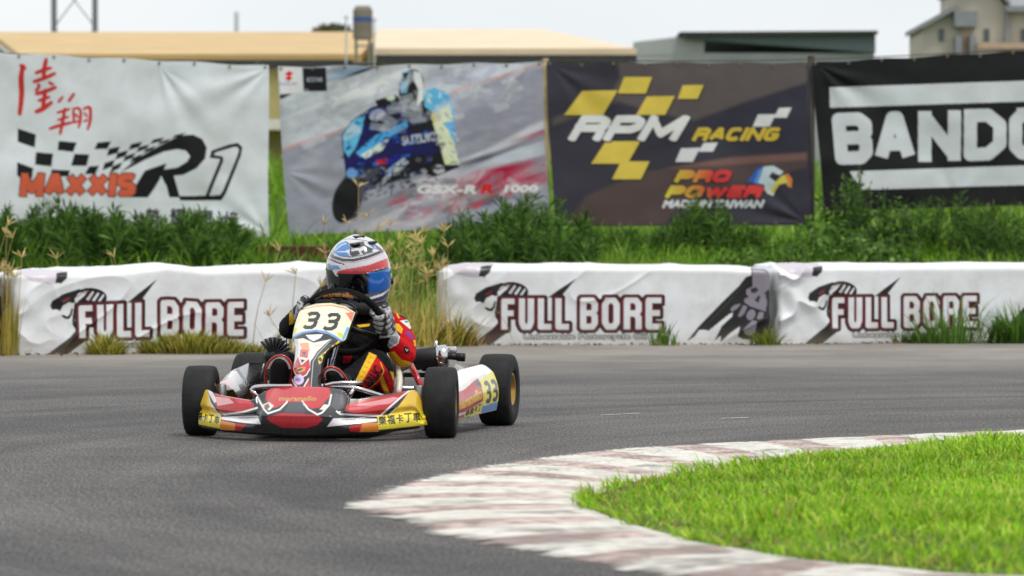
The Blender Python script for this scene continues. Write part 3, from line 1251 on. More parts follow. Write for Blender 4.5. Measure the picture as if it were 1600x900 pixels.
# lattice mast
D0 = 190.0
t = empty('lattice_mast', at_base(xx(117, D0), D0))
tag(t, 'tall grey lattice mast above the left end of the ochre roof', 'mast')
O = np.array(t.location)
hw = (xx(149, D0) - xx(85, D0)) / 2
for sx in (-1, 1):
    mb = MB()
    mb.box((sx * hw, 0, 9), (.28, .28, 18))
    part(mb, 'leg', M_STEEL, t)
zb = zz_(40, D0) - O[2]
for k in range(2):
    z0 = zb - 3 + k * 2.9
    for sx in (-1, 1):
        mb = MB()
        mb.tube([(sx * hw, 0, z0), (-sx * hw, 0, z0 + 2.9)], .035, 6)
        part(mb, 'brace', M_STEEL, t)

t = empty('thin_pole', at_base(xx(370, 170), 170))
tag(t, 'thin pale pole standing up behind the middle of the ochre roof', 'pole')
mb = MB()
zt = zz_(19, 170) - float(ground_z(xx(370, 170), 170))
mb.tube([(0, 0, 0), (0, 0, zt)], [.13, .11], 8)
part(mb, 'shaft', mat('pale_mast', (198, 206, 208), .5), t)

# stair tower with the blue band, between the sheds
D0 = 105.0
t = empty('water_tower', at_base(xx(567, D0), D0))
tag(t, 'narrow grey brown tower with a blue band, between the two yellow sheds', 'tower')
O = np.array(t.location)
zt = zz_(10, D0)
mb = MB()
zk = zz_(62, D0)
mb.lathe((0, 0, zk - O[2]), (0, 0, 1), [(0, 0), (0, .24), (0.02, .29), (zt - zk - .12, .29), (zt - zk - .06, .25), (zt - zk, .22), (zt - zk, 0)], 20)
part(mb, 'tank', M_CONC, t)
mb = MB()
zb = zz_(31, D0)
mb.lathe((0, 0, zb - .07 - O[2]), (0, 0, 1), [(0, .285), (0, .296), (.14, .296), (.14, .285)], 20)
part(mb, 'band', M_BLUE, t)
for sx in (-1, 1):
    for sy in (-1, 1):
        mb = MB()
        mb.box((sx * .2, sy * .2, (zk - O[2]) / 2), (.07, .07, zk - O[2]))
        part(mb, 'leg', M_CONC, t)
for z in np.arange(zk - O[2] - 2.2, zk - O[2], .5):
    mb = MB()
    mb.box((0, -.24, z), (.46, .03, .05))
    part(mb, 'brace', M_STEEL, t)

# little roof structure with rails by the tower
for (px, top, lab) in ((541, 24, 'thin pale rod left of the grey brown tower'), (585, 28, 'thin pale rod right of the grey brown tower')):
    t = empty('aerial', at_base(xx(px, 106), 106))
    tag(t, lab, 'aerial')
    mb = MB()
    mb.tube([(0, 0, 0), (0, 0, zz_(top, 106) - t.location.z)], .03, 6)
    part(mb, 'rod', mat('pale_mast', (198, 206, 208)), t)
    mb = MB()
    mb.box((0, 0, zz_(top + 4, 106) - t.location.z), (.16, .03, .03))
    part(mb, 'crossbar', M_STEEL, t)

# bushy tree crown peeping over the ochre roof
t = empty('round_tree', at_base(xx(520, 145), 145))
tag(t, 'small grey green tree top showing over the right end of the ochre roof', 'tree')
mb = MB()
mb.tube([(0, 0, 0), (.1, 0, 4), (0, 0, 7.6)], [.2, .15, .06], 8)
part(mb, 'trunk', mat('bark', (84, 70, 54), .9), t)
rg = np.random.default_rng(4)
n = 1500
c0 = np.array([0, 0, zz_(60, 145) - t.location.z])
u = rg.normal(0, 1, (n, 3))
u /= np.linalg.norm(u, axis=1)[:, None]
b = c0 + u * np.array([1.0, .9, .55]) * rg.uniform(.3, 1, (n, 1)) ** .5
V, q = blades(b, rg.uniform(.1, .22, n), rg.uniform(.06, .1, n), rg.uniform(0, 6.28, n), rg.uniform(.3, 1.4, n), rg)
mesh('crown', V, q, M_WEED, t, ccol(n, [(96, 106, 70), (110, 116, 80), (80, 92, 60)], rg, 8))
# ------------------------------------------------------------------ printed banners on the fence posts
DB = 36.0
M_BAN = painted('banner_vinyl', .55, dirt=.14, dscale=1.6, bump=.25, bscale=5, spec=.3)
M_BACK = mat('banner_back', (150, 150, 150), .7)


def sc(pts, k, ox, oy):
    return [(x * k + ox, y * k + oy) for x, y in pts]


def make_banner(label, corners, art, seed, amp=.022, nu=340, nv=230, folds=()):
    """corners TL TR BR BL in photograph units at the fence line"""
    tl, tr, br, bl = [np.array(c, float) for c in corners]
    u, v = np.linspace(0, 1, nu), np.linspace(0, 1, nv)
    U, Vv = np.meshgrid(u, v, indexing='ij')

    def place(U, Vv):
        sag = 2.2 * np.sin(np.pi * U * 4) ** 2 * (1 - Vv) ** 3
        q = (tl * ((1 - U) * (1 - Vv))[..., None] + tr * (U * (1 - Vv))[..., None] + br * (U * Vv)[..., None] + bl * ((1 - U) * Vv)[..., None])
        q[..., 1] += sag
        q[..., 0] += 1.5 * np.sin(Vv * 5 + seed) * (np.abs(U - .5) * 2) ** 6
        dy = amp * (fbm(U * 3.2 + seed * 3, Vv * 2.3, seed, 3) - .5) * 2.4
        for (fx, fy, ang, n, a) in folds:      # fan folds pulled from a fixing point
            th = np.arctan2(Vv - fy, (U - fx) * 1.5)
            rr = np.hypot(U - fx, (Vv - fy) / 1.5)
            dy += a * np.sin(th * n) * np.exp(-((th - R(ang)) / .5) ** 2) * np.exp(-rr * 1.6) * sstep(0, .12, rr)
        x, z = (q[..., 0] - 800) / FPX * DB, CAM_H + (HZ - q[..., 1]) / FPX * DB
        return q, np.stack([x, DB + dy, z], -1)

    q, pos = place(U, Vv)
    c0 = pos.reshape(-1, 3).mean(0)
    root = empty('banner', (c0[0], DB, float(pos[..., 2].min())))
    tag(root, label, 'banner', 'printed banners along the fence')
    O = np.array(root.location)
    cols = art.sample(q[..., 0], q[..., 1] - 0)
    mesh('printed_face', pos.reshape(-1, 3) - O, grid_faces(nu, nv), M_BAN, root, cols.reshape(-1, 3))
    U2, V2 = np.meshgrid(np.linspace(0, 1, 60), np.linspace(0, 1, 40), indexing='ij')
    _, p2 = place(U2, V2)
    p2[..., 1] += .012
    mesh('backing', p2.reshape(-1, 3) - O, grid_faces(60, 40)[:, ::-1], M_BACK, root)
    mb = MB()
    for k in range(9):
        for vv_ in (.012, .988):
            _, p = place(np.array([[.012 + .976 * k / 8]]), np.array([[vv_]]))
            mb.ring(p[0, 0] - O + np.array([0, -.004, 0]), (0, 1, 0), .012, .004, 12, 6)
    mb.build('eyelet', mat('eyelet_brass', (150, 140, 110), .4, .8), root)['kind'] = 'stuff'
    return root


# --- 1: white chequered banner
a = Art(-70, 70, 440, 385, 3.2, (226, 231, 236))
K = lambda p: sc(p, 440 / 1165, 0, 80)
RED = (206, 44, 40)
for s_, wd in (([(98, 60), (88, 110), (92, 180), (82, 265)], 20), ([(88, 60), (106, 72)], 16), ([(194, 34), (186, 70), (182, 112)], 17), ([(150, 92), (180, 80), (214, 70)], 15),
               ([(140, 128), (190, 112), (232, 92)], 15), ([(150, 165), (165, 148), (160, 138)], 13), ([(205, 130), (222, 140)], 12), ([(150, 178), (190, 168), (234, 150)], 16),
               ([(190, 160), (184, 200), (178, 246)], 16), ([(160, 206), (208, 190)], 13), ([(150, 252), (180, 240), (216, 212)], 18),
               ([(244, 212), (262, 190)], 11), ([(286, 210), (310, 176)], 12), ([(272, 236), (262, 290), (250, 346)], 13), ([(238, 256), (292, 240)], 11), ([(240, 286), (288, 272)], 10),
               ([(206, 322), (250, 308), (300, 296)], 13), ([(306, 244), (308, 300)], 11), ([(304, 240), (336, 234), (336, 290), (326, 318)], 11), ([(348, 240), (378, 228), (376, 290), (364, 326)], 12),
               ([(316, 262), (326, 276)], 9), ([(352, 256), (362, 272)], 9), ([(314, 296), (328, 288)], 9), ([(350, 292), (364, 284)], 9)):
    a.brush(K(s_), wd * 440 / 1165, RED)
BK = (12, 12, 16)
for p in ([(75, 320), (150, 345), (145, 400), (73, 375)], [(245, 372), (320, 378), (305, 418), (240, 410)], [(150, 418), (222, 425), (215, 478), (148, 470)],
          [(310, 425), (372, 428), (360, 475), (296, 475)], [(73, 460), (140, 485), (130, 560), (73, 515)], [(405, 378), (462, 374), (445, 405), (392, 406)],
          [(215, 490), (292, 494), (285, 520), (212, 520)], [(370, 478), (412, 474), (395, 510), (352, 510)]):
    a.poly(K(p), BK)
for col in range(7):           # the small chequers of the flag's tip
    for row in range(4):
        if (col + row) % 2:
            continue
        f = lambda c_, r_: (452 + c_ * 40 + r_ * -9 + (4 - r_) * c_ * 1.5, 404 - c_ * 9.5 + r_ * (30 - c_ * 2.6))
        p0, p1, p2, p3 = f(col, row), f(col + 1, row), f(col + 1, row + 1), f(col, row + 1)
        a.poly(K([p0, p1, p2, p3]), BK)
a.poly(K([(500, 500), (575, 440), (660, 392), (745, 350), (800, 346), (838, 364), (857, 400), (850, 445), (815, 485), (760, 512), (720, 516), (745, 606), (702, 606), (668, 515), (655, 545), (612, 606), (540, 606), (560, 560), (600, 495), (690, 464), (680, 490), (735, 482), (775, 458), (788, 435), (770, 412), (735, 406), (680, 416), (600, 450), (540, 482)]), BK)
a.poly(K([(668, 520), (690, 560), (700, 606), (618, 606), (640, 566)]), (226, 231, 236))
a.poly(K([(868, 442), (876, 412), (950, 386), (985, 380), (1004, 398), (998, 432), (935, 590), (916, 618), (745, 618), (742, 600), (850, 598), (905, 465), (912, 446)]), BK)
a.poly(K([(886, 430), (892, 420), (965, 398), (982, 396), (990, 408), (982, 436), (922, 580), (910, 596), (866, 598), (926, 452), (922, 436)]), (226, 231, 236))
m = a.bmask('MAXXIS', *K([(82, 506)])[0], 180, 36, 11, 1.2, .10)
a.put(a.dil(m, 1.6), (96, 50, 40))
a.put(m, (222, 102, 72))
for ch, x, y, r in (('榮', 600, 652, 6), ('耀', 704, 652, 5), ('環', 822, 660, 4), ('境', 926, 664, 4)):
    (px_, py_), = K([(x, y)])
    a.text(ch, px_, py_, 22, 29, (52, 50, 58), rot=r, bold=.5)
a.poly(K([(990, 738), (1016, 734), (1012, 744), (990, 748)]), (60, 60, 66))
a.blur(2)
make_banner('white banner with red brush characters over a black chequered flag and orange lettering', [(-30, 80), (419, 102), (421, 370), (-30, 366)], a, 1, .03,
            folds=((.62, .02, 70, 13, .010), (1.0, .02, 140, 11, .012), (1.0, .98, 215 - 360, 9, .012)))

# --- 2: banner with a photograph of a racing motorbike
a = Art(425, 85, 875, 380, 3.0, (150, 152, 164))
K = lambda p: sc(p, 440 / 1165, 420, 80)
a.poly(K([(20, 40), (1160, 40), (1160, 60), (700, 190), (300, 320), (40, 420)]), (198, 202, 208))
a.poly(K([(700, 190), (1130, 60), (1150, 270), (780, 440)]), (150, 150, 164))
a.poly(K([(640, 130), (700, 60), (1100, 50), (760, 160)]), (196, 200, 212))
a.poly(K([(560, 150), (640, 130), (720, 190), (600, 250)]), (204, 212, 214))
a.stroke(K([(60, 405), (180, 365), (300, 328)]), 4.2, (206, 152, 150))
a.stroke(K([(740, 175), (920, 118), (1120, 58)]), 5, (204, 148, 146))
a.poly(K([(240, 165), (560, 75), (548, 150), (300, 215)]), (220, 224, 226))
a.poly(K([(45, 200), (260, 170), (290, 200), (60, 285)]), (206, 212, 218))
for k in range(13):
    x = 70 + k * 38
    y = 270 - k * 15
    a.stroke(K([(x - 12, y - 50 - k), (x, y)]), 3.4 if k % 3 else 6, (150, 154, 166) if k % 2 else (112, 116, 128))
a.poly(K([(240, 120), (330, 110), (440, 72), (470, 58), (250, 62)]), (28, 44, 62))
a.poly(K([(255, 110), (330, 100), (380, 80), (260, 78)]), (168, 194, 220))
a.stroke(K([(300, 190), (316, 240), (345, 300)]), [3, 4, 2.4], (36, 38, 46))
a.stroke(K([(330, 205), (420, 220), (500, 200)]), 1.6, (70, 74, 80))
# track, kerbs and paint at the right
a.poly(K([(800, 440), (900, 410), (1140, 280), (1140, 330), (960, 410), (820, 470)]), (206, 206, 214))
a.poly(K([(1020, 372), (1145, 318), (1145, 350), (1040, 365)]), (170, 52, 74))
a.poly(K([(700, 620), (800, 520), (900, 475), (1145, 452), (1145, 540), (1000, 590), (700, 680)]), (176, 50, 78))
a.poly(K([(860, 480), (1000, 410), (1145, 372), (1145, 430), (940, 478)]), (196, 202, 214))
a.poly(K([(820, 452), (960, 408), (980, 418), (800, 486)]), (66, 66, 76))
a.poly(K([(700, 640), (760, 580), (1000, 580), (960, 620), (720, 690)]), (122, 84, 76))
a.poly(K([(370, 690), (520, 580), (640, 520), (820, 470), (800, 540), (720, 640), (620, 740), (400, 740)]), (198, 194, 204))
a.poly(K([(380, 660), (600, 545), (700, 560), (560, 640), (470, 680)]), (120, 120, 130))
a.poly(K([(560, 660), (700, 600), (660, 640), (520, 720)]), (150, 146, 160))
for k in range(7):
    a.stroke(K([(380 + k * 30, 700 - k * 6), (520 + k * 34, 640 - k * 14)]), 2, (96, 98, 110) if k % 2 else (220, 216, 222))
a.text('SUZUKI', *K([(720, 660)])[0], 46, 8, (214, 218, 222), bold=.5)
a.poly(K([(806, 632), (836, 632), (830, 656), (808, 656)]), (206, 96, 60))
a.poly(K([(880, 626), (906, 624), (900, 656), (880, 656)]), (90, 160, 206))
a.text('RACING', *K([(940, 634)])[0], 50, 9, (206, 212, 214), bold=.4)
a.mottle(200, K([(380, 720), (40, 420), (60, 300), (700, 60), (1140, 60), (1140, 560), (700, 700)]), [(196, 198, 206), (132, 134, 148), (150, 150, 162)], 30, 19, .35, -20)
a.motion(46, -17, 24)
a.poly(K([(38, 62), (135, 66), (140, 172), (50, 178)]), (232, 234, 236))
a.poly(K([(140, 70), (238, 68), (242, 166), (146, 168)]), (26, 46, 60))
a.poly(K([(48, 180), (100, 176), (60, 196), (46, 200)]), (22, 38, 52))
a.poly(K([(66, 96), (86, 82), (104, 94), (88, 104), (100, 112), (84, 126), (66, 112), (82, 104)]), (206, 46, 48))
a.text('SUZUKI', *K([(44, 128)])[0], 28, 5.5, (66, 86, 150))
a.text('ECSTAR', *K([(160, 110)])[0], 24, 6.5, (206, 214, 220))
# the bike: wheel, fairing, engine, rider leaning into the turn
DKB = (34, 38, 74)
a.ell(*K([(318, 618)])[0], 20, 36, (30, 30, 36), 14)
a.ell(*K([(322, 620)])[0], 9, 20, (70, 72, 84), 14)
a.poly(K([(270, 640), (300, 540), (350, 460), (470, 440), (560, 480), (480, 560), (400, 580), (360, 700), (300, 700)]), (36, 36, 48), .75)
a.poly(K([(470, 440), (560, 420), (740, 380), (790, 480), (690, 520), (600, 500), (520, 540), (440, 570)]), (40, 38, 50))
a.poly(K([(310, 440), (300, 350), (340, 290), (420, 235), (520, 205), (640, 250), (700, 330), (690, 420), (560, 440), (480, 480), (380, 480), (320, 520)]), (40, 44, 96))
a.poly(K([(310, 410), (308, 345), (350, 285), (400, 260), (385, 330), (360, 400), (330, 440)]), (106, 182, 226))
a.poly(K([(390, 290), (430, 240), (520, 220), (560, 250), (520, 300), (430, 320)]), (44, 44, 66))
a.ell(*K([(450, 265)])[0], 13, 9, (170, 174, 196), -20)
a.poly(K([(360, 420), (440, 350), (570, 290), (590, 305), (470, 375), (440, 420), (380, 440)]), (88, 166, 224))
a.poly(K([(380, 430), (470, 375), (500, 360), (470, 410), (400, 445)]), (206, 222, 214))
a.poly(K([(440, 450), (560, 420), (540, 460), (450, 470)]), (56, 60, 140))
a.poly(K([(440, 455), (490, 440), (490, 465), (445, 470)]), (190, 62, 70))
a.ell(*K([(345, 505)])[0], 9, 8, (116, 160, 216))
a.poly(K([(480, 500), (560, 440), (580, 460), (540, 510), (490, 520)]), (190, 196, 194))
a.poly(K([(440, 560), (490, 510), (505, 520), (460, 570)]), (160, 160, 166))
for (x, y, r, c_) in ((640, 500, 6, (150, 150, 158)), (705, 490, 9, (196, 196, 200)), (620, 450, 5, (90, 90, 100)), (665, 445, 6, (70, 70, 80))):
    a.ell(*K([(x, y)])[0], r, r * .8, c_)
a.poly(K([(560, 240), (640, 170), (700, 250), (680, 340), (580, 330)]), (34, 34, 52))
a.poly(K([(640, 165), (690, 150), (750, 180), (770, 260), (735, 320), (690, 260), (645, 230)]), (104, 178, 226))
a.poly(K([(690, 260), (745, 215), (765, 290), (770, 400), (790, 470), (730, 470), (705, 380), (680, 300)]), (214, 224, 178))
a.poly(K([(720, 300), (765, 280), (775, 400), (745, 330)]), (112, 176, 220))
a.ell(*K([(690, 272)])[0], 7, 8, (206, 196, 110))
a.ell(*K([(590, 150)])[0], 19, 29, (40, 42, 52), 12)
a.poly(K([(600, 84), (628, 90), (640, 140), (640, 200), (612, 232), (620, 160), (600, 120)]), (222, 228, 232))
a.poly(K([(552, 88), (586, 80), (580, 130), (572, 172), (546, 176), (545, 120)]), (120, 170, 196))
a.poly(K([(556, 92), (580, 88), (574, 120), (552, 130)]), (34, 40, 54))
a.text('SUZUKI', *K([(552, 345)])[0], 52, 13, (186, 192, 204), rot=-8, bold=.5)
a.poly(K([(440, 205), (520, 180), (560, 205), (500, 225), (450, 232)]), (36, 44, 40))
a.ell(*K([(505, 192)])[0], 7, 5, (196, 210, 190))
a.mottle(240, K([(310, 440), (320, 320), (420, 235), (540, 205), (700, 330), (790, 470), (600, 520), (400, 580)]), [(24, 26, 44), (40, 44, 110), (70, 130, 214), (24, 26, 60), (20, 20, 30), (40, 70, 160), (30, 40, 120)], 7, 5, .6)
a.mottle(120, K([(300, 560), (420, 470), (560, 470), (760, 470), (700, 530), (480, 590), (340, 690)]), [(30, 30, 36), (40, 40, 50), (140, 140, 150), (16, 16, 22), (20, 20, 26)], 7, 6, .7)
a.mottle(90, K([(640, 165), (750, 180), (770, 260), (790, 470), (735, 470), (690, 280)]), [(214, 224, 190), (80, 150, 210), (226, 232, 236), (60, 80, 130)], 6, 7, .5, 60)
a.mottle(160, K([(380, 700), (620, 560), (1140, 460), (1140, 600), (700, 690)]), [(206, 202, 210), (120, 120, 132), (150, 140, 150), (190, 80, 100), (90, 90, 100)], 16, 8, .35, -28)
a.mottle(120, K([(45, 200), (560, 80), (1100, 60), (1140, 200), (700, 300), (60, 400)]), [(190, 196, 204), (150, 154, 166), (214, 218, 222)], 26, 9, .3, -18)
a.text('GSX-R', *K([(612, 556)])[0], 92, 12, (226, 232, 236), .3, bold=1.0)
a.text('R', *K([(880, 553)])[0], 17, 13, (204, 50, 54), .3, bold=1.2)
a.text('1000', *K([(976, 556)])[0], 50, 10, (226, 228, 234), .25, bold=1)
a.grain(.10, .02, .05)
a.a = np.clip(a.a * 1.22 - .045, .004, .8).astype(np.float32)
a.blur(9)
make_banner('grey banner printed with a rider on a blue racing motorbike leaning into a corner', [(433, 104), (846, 96), (860, 352), (451, 367)], a, 2, .02,
            folds=((0, .62, 25, 11, .008), (.95, .02, 120, 10, .008)))

# --- 3: dark RPM banner
a = Art(845, 85, 1285, 365, 3.0, (54, 52, 64))
K = lambda p: sc(p, 440 / 1165, 840, 80)
a.poly(K([(330, 40), (1115, 40), (1115, 130), (860, 210), (640, 290), (480, 250), (330, 210), (60, 310), (60, 280), (300, 180), (340, 110)]), (92, 84, 84))
a.poly(K([(1115, 440), (700, 470), (430, 500), (200, 600), (110, 720), (520, 720), (640, 600), (1115, 480)]), (84, 68, 68))
a.poly(K([(500, 490), (800, 440), (1115, 420), (1115, 450), (800, 470)]), (124, 92, 84))
a.poly(K([(860, 215), (1115, 130), (1115, 420), (900, 430), (640, 300)]), (48, 46, 62))
a.blur(90)
YL = (226, 200, 82)
for p in ([(185, 165), (332, 163), (270, 265), (110, 265)], [(358, 108), (474, 108), (448, 176), (332, 176)], [(452, 188), (568, 186), (528, 264), (408, 264)],
          [(600, 142), (688, 140), (662, 198), (580, 198)], [(282, 374), (426, 372), (372, 466), (222, 466)], [(346, 456), (464, 456), (428, 530), (308, 530)]):
    q_ = K(p)
    a.poly([(x + 1.6, y + 2.2) for x, y in q_], (34, 30, 30))
    a.poly(q_, YL)
for p in ([(912, 262), (984, 262), (960, 312), (890, 312)], [(998, 236), (1050, 234), (1030, 276), (976, 276)], [(594, 402), (672, 400), (642, 458), (570, 458)], [(688, 380), (746, 378), (726, 416), (664, 416)]):
    a.poly(K(p), (222, 224, 226))
(x, y), = K([(122, 266)])
m = a.bmask('RPM', x, y, 170, 40, 12, 4, .6)
a.put(a.shift(a.dil(m, 1.4), 1.0, 1.6), (26, 24, 28))
a.put(m, (232, 232, 232))
(x, y), = K([(636, 316)])
m = a.bmask('RACING', x, y, 132, 21, 6.2, 2, .55)
a.put(a.shift(a.dil(m, .9), .8, 1), (26, 24, 28))
a.put(m, (216, 186, 62))
for txt, x, y, w_ in (('PRO', 562, 492, 84), ('POWER', 524, 556, 148)):
    (x, y), = K([(x, y)])
    m = a.bmask(txt, x, y, w_, 19.5, 7.2, 2, .55)
    a.put(a.shift(a.dil(m, 1.3), -.6, 1), (24, 22, 26))
    g = (np.arange(a.W) / a.res + a.x0 - 1040) / 75.0
    g = np.clip(g, 0, 1)[None, :, None]
    gr = lin((214, 206, 74)) * (1 - g) + lin((216, 62, 62)) * g
    a.a = np.where(m[..., None], np.broadcast_to(gr, a.a.shape), a.a).astype(np.float32)
(x, y), = K([(518, 618)])
a.text('MADE IN TAIWAN', x, y, 154, 11, (222, 226, 230), .4, bold=.9)
# eagle's head
a.poly(K([(870, 540), (905, 488), (930, 476), (960, 480), (930, 500), (905, 545)]), (48, 96, 190))
a.poly(K([(895, 545), (915, 490), (945, 480), (962, 500), (944, 556)]), (94, 150, 220))
a.poly(K([(912, 545), (936, 478), (975, 474), (1018, 500), (1000, 514), (970, 500), (956, 520), (990, 545), (970, 560)]), (208, 224, 232))
a.poly(K([(940, 550), (985, 540), (990, 560), (975, 600), (950, 588), (938, 570)]), (206, 216, 206))
a.poly(K([(985, 540), (1010, 516), (1036, 506), (1054, 530), (1050, 566), (1036, 560), (1030, 545), (1000, 552), (975, 590), (966, 580)]), (222, 204, 96))
a.poly(K([(1020, 512), (1036, 506), (1054, 530), (1050, 566), (1036, 560), (1034, 535)]), (224, 136, 64))
a.poly(K([(968, 512), (990, 520), (996, 530), (974, 526)]), (40, 40, 52))
a.blur(2)
make_banner('dark banner with yellow squares, big white slanted letters and an eagle head', [(854, 97), (1262, 97), (1266, 352), (866, 354)], a, 3, .022,
            folds=((.98, .98, 205 - 360, 10, .013), (.02, .02, 40, 9, .010)))

# --- 4: black banner
a = Art(1255, 55, 1760, 350, 2.6, (13, 13, 16))
K = lambda p: sc(p, 360 / 771, 1240, 0)
WH = (214, 220, 224)
a.poly(K([(120, 293), (1040, 262), (1040, 332), (122, 361)]), WH)
a.poly(K([(188, 574), (1040, 545), (1040, 612), (222, 636)]), WH)
fn = lambda X, Y: (X + (Y - 178) * .10 * np.clip(1 - (X - 1298) / 90, 0, 1), Y - (X - 1298) * .028)
m = a.bmask('BANDO', 1299, 178, 340, 79, 20.5, 4.5, 0, fn)
a.put(m, WH)
a.blur(1)
make_banner('black banner with one white word between two white bars', [(1269, 97), (1690, 74), (1700, 318), (1286, 330)], a, 4, .026,
            folds=((.02, .02, 45, 10, .014), (.5, .98, -80, 9, .010)))

# --- posts and the wire they carry
M_POST = mat('grey_post', (120, 122, 118), .7, var=.2)
M_WOOD = mat('tan_post', (176, 158, 118), .85, var=.25, vscale=9)
M_BLKP = mat('dark_post', (62, 56, 56), .8, var=.3)
for px, top, m_, lab in ((402, 100, M_POST, 'grey post showing under the right end of the white banner'), (428, 98, M_POST, 'grey post in the gap between the white and the motorbike banner'),
                         (852, 92, M_WOOD, 'tan wooden post between the motorbike banner and the dark one with yellow squares'), (1267, 90, M_BLKP, 'dark post between the yellow squares banner and the black banner'),
                         (20, 84, M_POST, 'grey post behind the left end of the white banner')):
    if px in (428, 20):
        continue
    b_ = at_base(xx(px, DB + .06), DB + .06)
    t = empty('banner_post', b_)
    tag(t, lab, 'post', 'fence posts holding the banners')
    h_ = zz_(top, DB) - b_[2]
    mb = MB()
    mb.tube([(0, 0, -.2), (.004, 0, h_ * .5), (0, 0, h_)], .036, 10)
    mb.build('shaft', m_, t)
    mb = MB()
    mb.lathe((0, 0, h_), (0, 0, 1), [(0, .036), (.012, .04), (.02, .03), (.026, 0)], 10)
    mb.build('cap', M_BLKP, t)
pts = []
for px, py in ((-60, 79), (20, 84), (210, 94), (402, 101), (428, 101), (640, 99), (852, 95), (1060, 95.5), (1267, 94), (1480, 84), (1700, 72)):
    p = P(px, py, DB + .03)
    pts.append(p)
mb = MB()
mb.tube(pts, .006, 6, smooth=1)
o = mb.build('fence_wire', mat('dark_wire', (60, 60, 60), .5, .5))
tag(o, 'thin dark wire along the top edges of the banners', 'wire')

# ------------------------------------------------------------------ wrapped track barriers
M_BAR = painted('barrier_wrap', .36, dirt=.13, dscale=5, bump=.12, bscale=7, spec=.45)


def barrier_art(neck, seed):
    WT = (228, 231, 235)
    a = Art(680, 380, 1215, 550, 4.0, WT)
    K = lambda p: sc(p, 550 / 1600, 670, 390)
    BKK = (12, 10, 12)
    DR = (98, 8, 22)
    a.poly(K([(300, 300), (322, 275), (338, 330), (372, 372), (330, 402), (280, 442), (190, 442), (240, 402), (290, 362), (318, 330)]), neck)
    a.poly(K([(207, 215), (215, 193), (260, 163), (330, 141), (350, 146), (320, 178), (312, 210), (300, 290), (308, 300), (322, 240), (330, 200), (300, 205), (290, 200), (262, 215), (250, 240), (235, 232), (215, 234)]), BKK)
    a.poly(K([(258, 196), (292, 174), (286, 188), (264, 200)]), (150, 30, 44))
    a.poly(K([(252, 262), (266, 258), (278, 266), (290, 258), (300, 226), (306, 232), (300, 262), (288, 278), (270, 276)]), BKK)
    a.poly(K([(228, 236), (238, 262), (246, 240)]), WT)
    a.ell(*K([(384, 180)])[0], 24, 14.5, BKK, 8)
    a.poly(K([(312, 188), (330, 160), (372, 150), (352, 176), (318, 205)]), WT)
    for k in range(3):
        a.poly(K([(362 + k * 26, 190 + k * 5), (390 + k * 24, 152 + k * 8), (398 + k * 22, 158 + k * 8), (374 + k * 25, 196 + k * 4)]), WT if k != 0 else (214, 206, 208))
    a.stroke(K([(322, 178), (346, 160), (372, 154)]), 1.2, (150, 30, 44))
    a.poly(K([(540, 214), (590, 176), (674, 119), (612, 196), (600, 214)]), BKK)
    a.poly(K([(548, 214), (568, 200), (576, 214)]), (110, 30, 40))
    n = None
    m1 = a.bmask('FULL', 783.5, 464.5, 106, 51.5, 9.6, 6.2)
    m2 = a.bmask('BORE', 906.5, 463.5, 128, 52.5, 9.8, 6.4)
    m = m1 | m2
    a.put(a.dil(m, 5.8), BKK)
    a.put(a.shift(a.dil(m, 3.2), -.5, -.5), DR)
    a.put(m, WT)
    m = a.tmask('Unbeatable Motorcycle Oil', 819, 523.5, 192, 10.5)
    a.put(a.dil(m, 1.5), (48, 48, 54))
    a.put(a.dil(m, .25), (216, 218, 222))
    K = lambda p: sc(p, 160 / 900, 1070, 400)
    DG = (22, 20, 23)
    SK = (136, 130, 144)
    a.poly(K([(590, 60), (590, 130), (540, 152), (480, 240), (330, 400), (130, 620), (20, 765), (90, 720), (130, 660), (170, 655), (215, 665), (330, 565), (400, 505), (430, 492), (420, 530), (330, 620), (262, 765), (322, 712), (318, 775), (400, 690), (492, 620), (470, 720), (520, 745), (740, 760), (780, 760), (780, 60)]), DG)
    for k in range(6):
        a.stroke(K([(560 - k * 40, 190 + k * 50), (200 - k * 6, 600 + k * 8)]), 1.0, (48, 46, 50))
    a.poly(K([(600, 60), (790, 60), (790, 200), (745, 270), (715, 300), (735, 380), (715, 475), (620, 445), (575, 430), (530, 390), (530, 360), (570, 340), (545, 310), (545, 270), (600, 240)]), SK)
    a.poly(K([(584, 262), (630, 244), (656, 270), (622, 302), (590, 298)]), (42, 40, 46))
    a.poly(K([(712, 292), (742, 262), (736, 362), (722, 350)]), (42, 40, 46))
    a.poly(K([(618, 372), (655, 322), (672, 334), (655, 392)]), (42, 40, 46))
    a.stroke(K([(530, 398), (575, 432), (640, 455), (712, 480)]), 2.0, (36, 34, 40))
    a.poly(K([(405, 462), (440, 420), (502, 404), (470, 450), (420, 486)]), SK)
    a.poly(K([(472, 520), (520, 420), (556, 430), (530, 500), (490, 536)]), SK)
    a.ell(*K([(588, 510)])[0], 6.5, 9.5, SK, 22)
    a.poly(K([(638, 540), (660, 480), (702, 485), (690, 540), (650, 556)]), SK)
    a.poly(K([(520, 650), (600, 560), (640, 570), (625, 680), (575, 712), (530, 690)]), SK)
    a.poly([(680, 381), (772, 381), (768, 418), (758, 428), (740, 430), (712, 424), (700, 414)], (200, 194, 203))
    a.poly([(752, 414), (772, 404), (766, 421), (757, 429), (748, 427)], DG)
    # scuffs near the ground
    r = np.random.default_rng(seed)
    for _ in range(60):
        x, y = r.uniform(690, 1200), 541 - abs(r.normal(0, 5))
        a.stroke([(x, y), (x + r.uniform(-14, 14), y - r.uniform(0, 5))], r.uniform(.3, 1.0), (120, 110, 96), .5)
    a.blur(2)
    return a


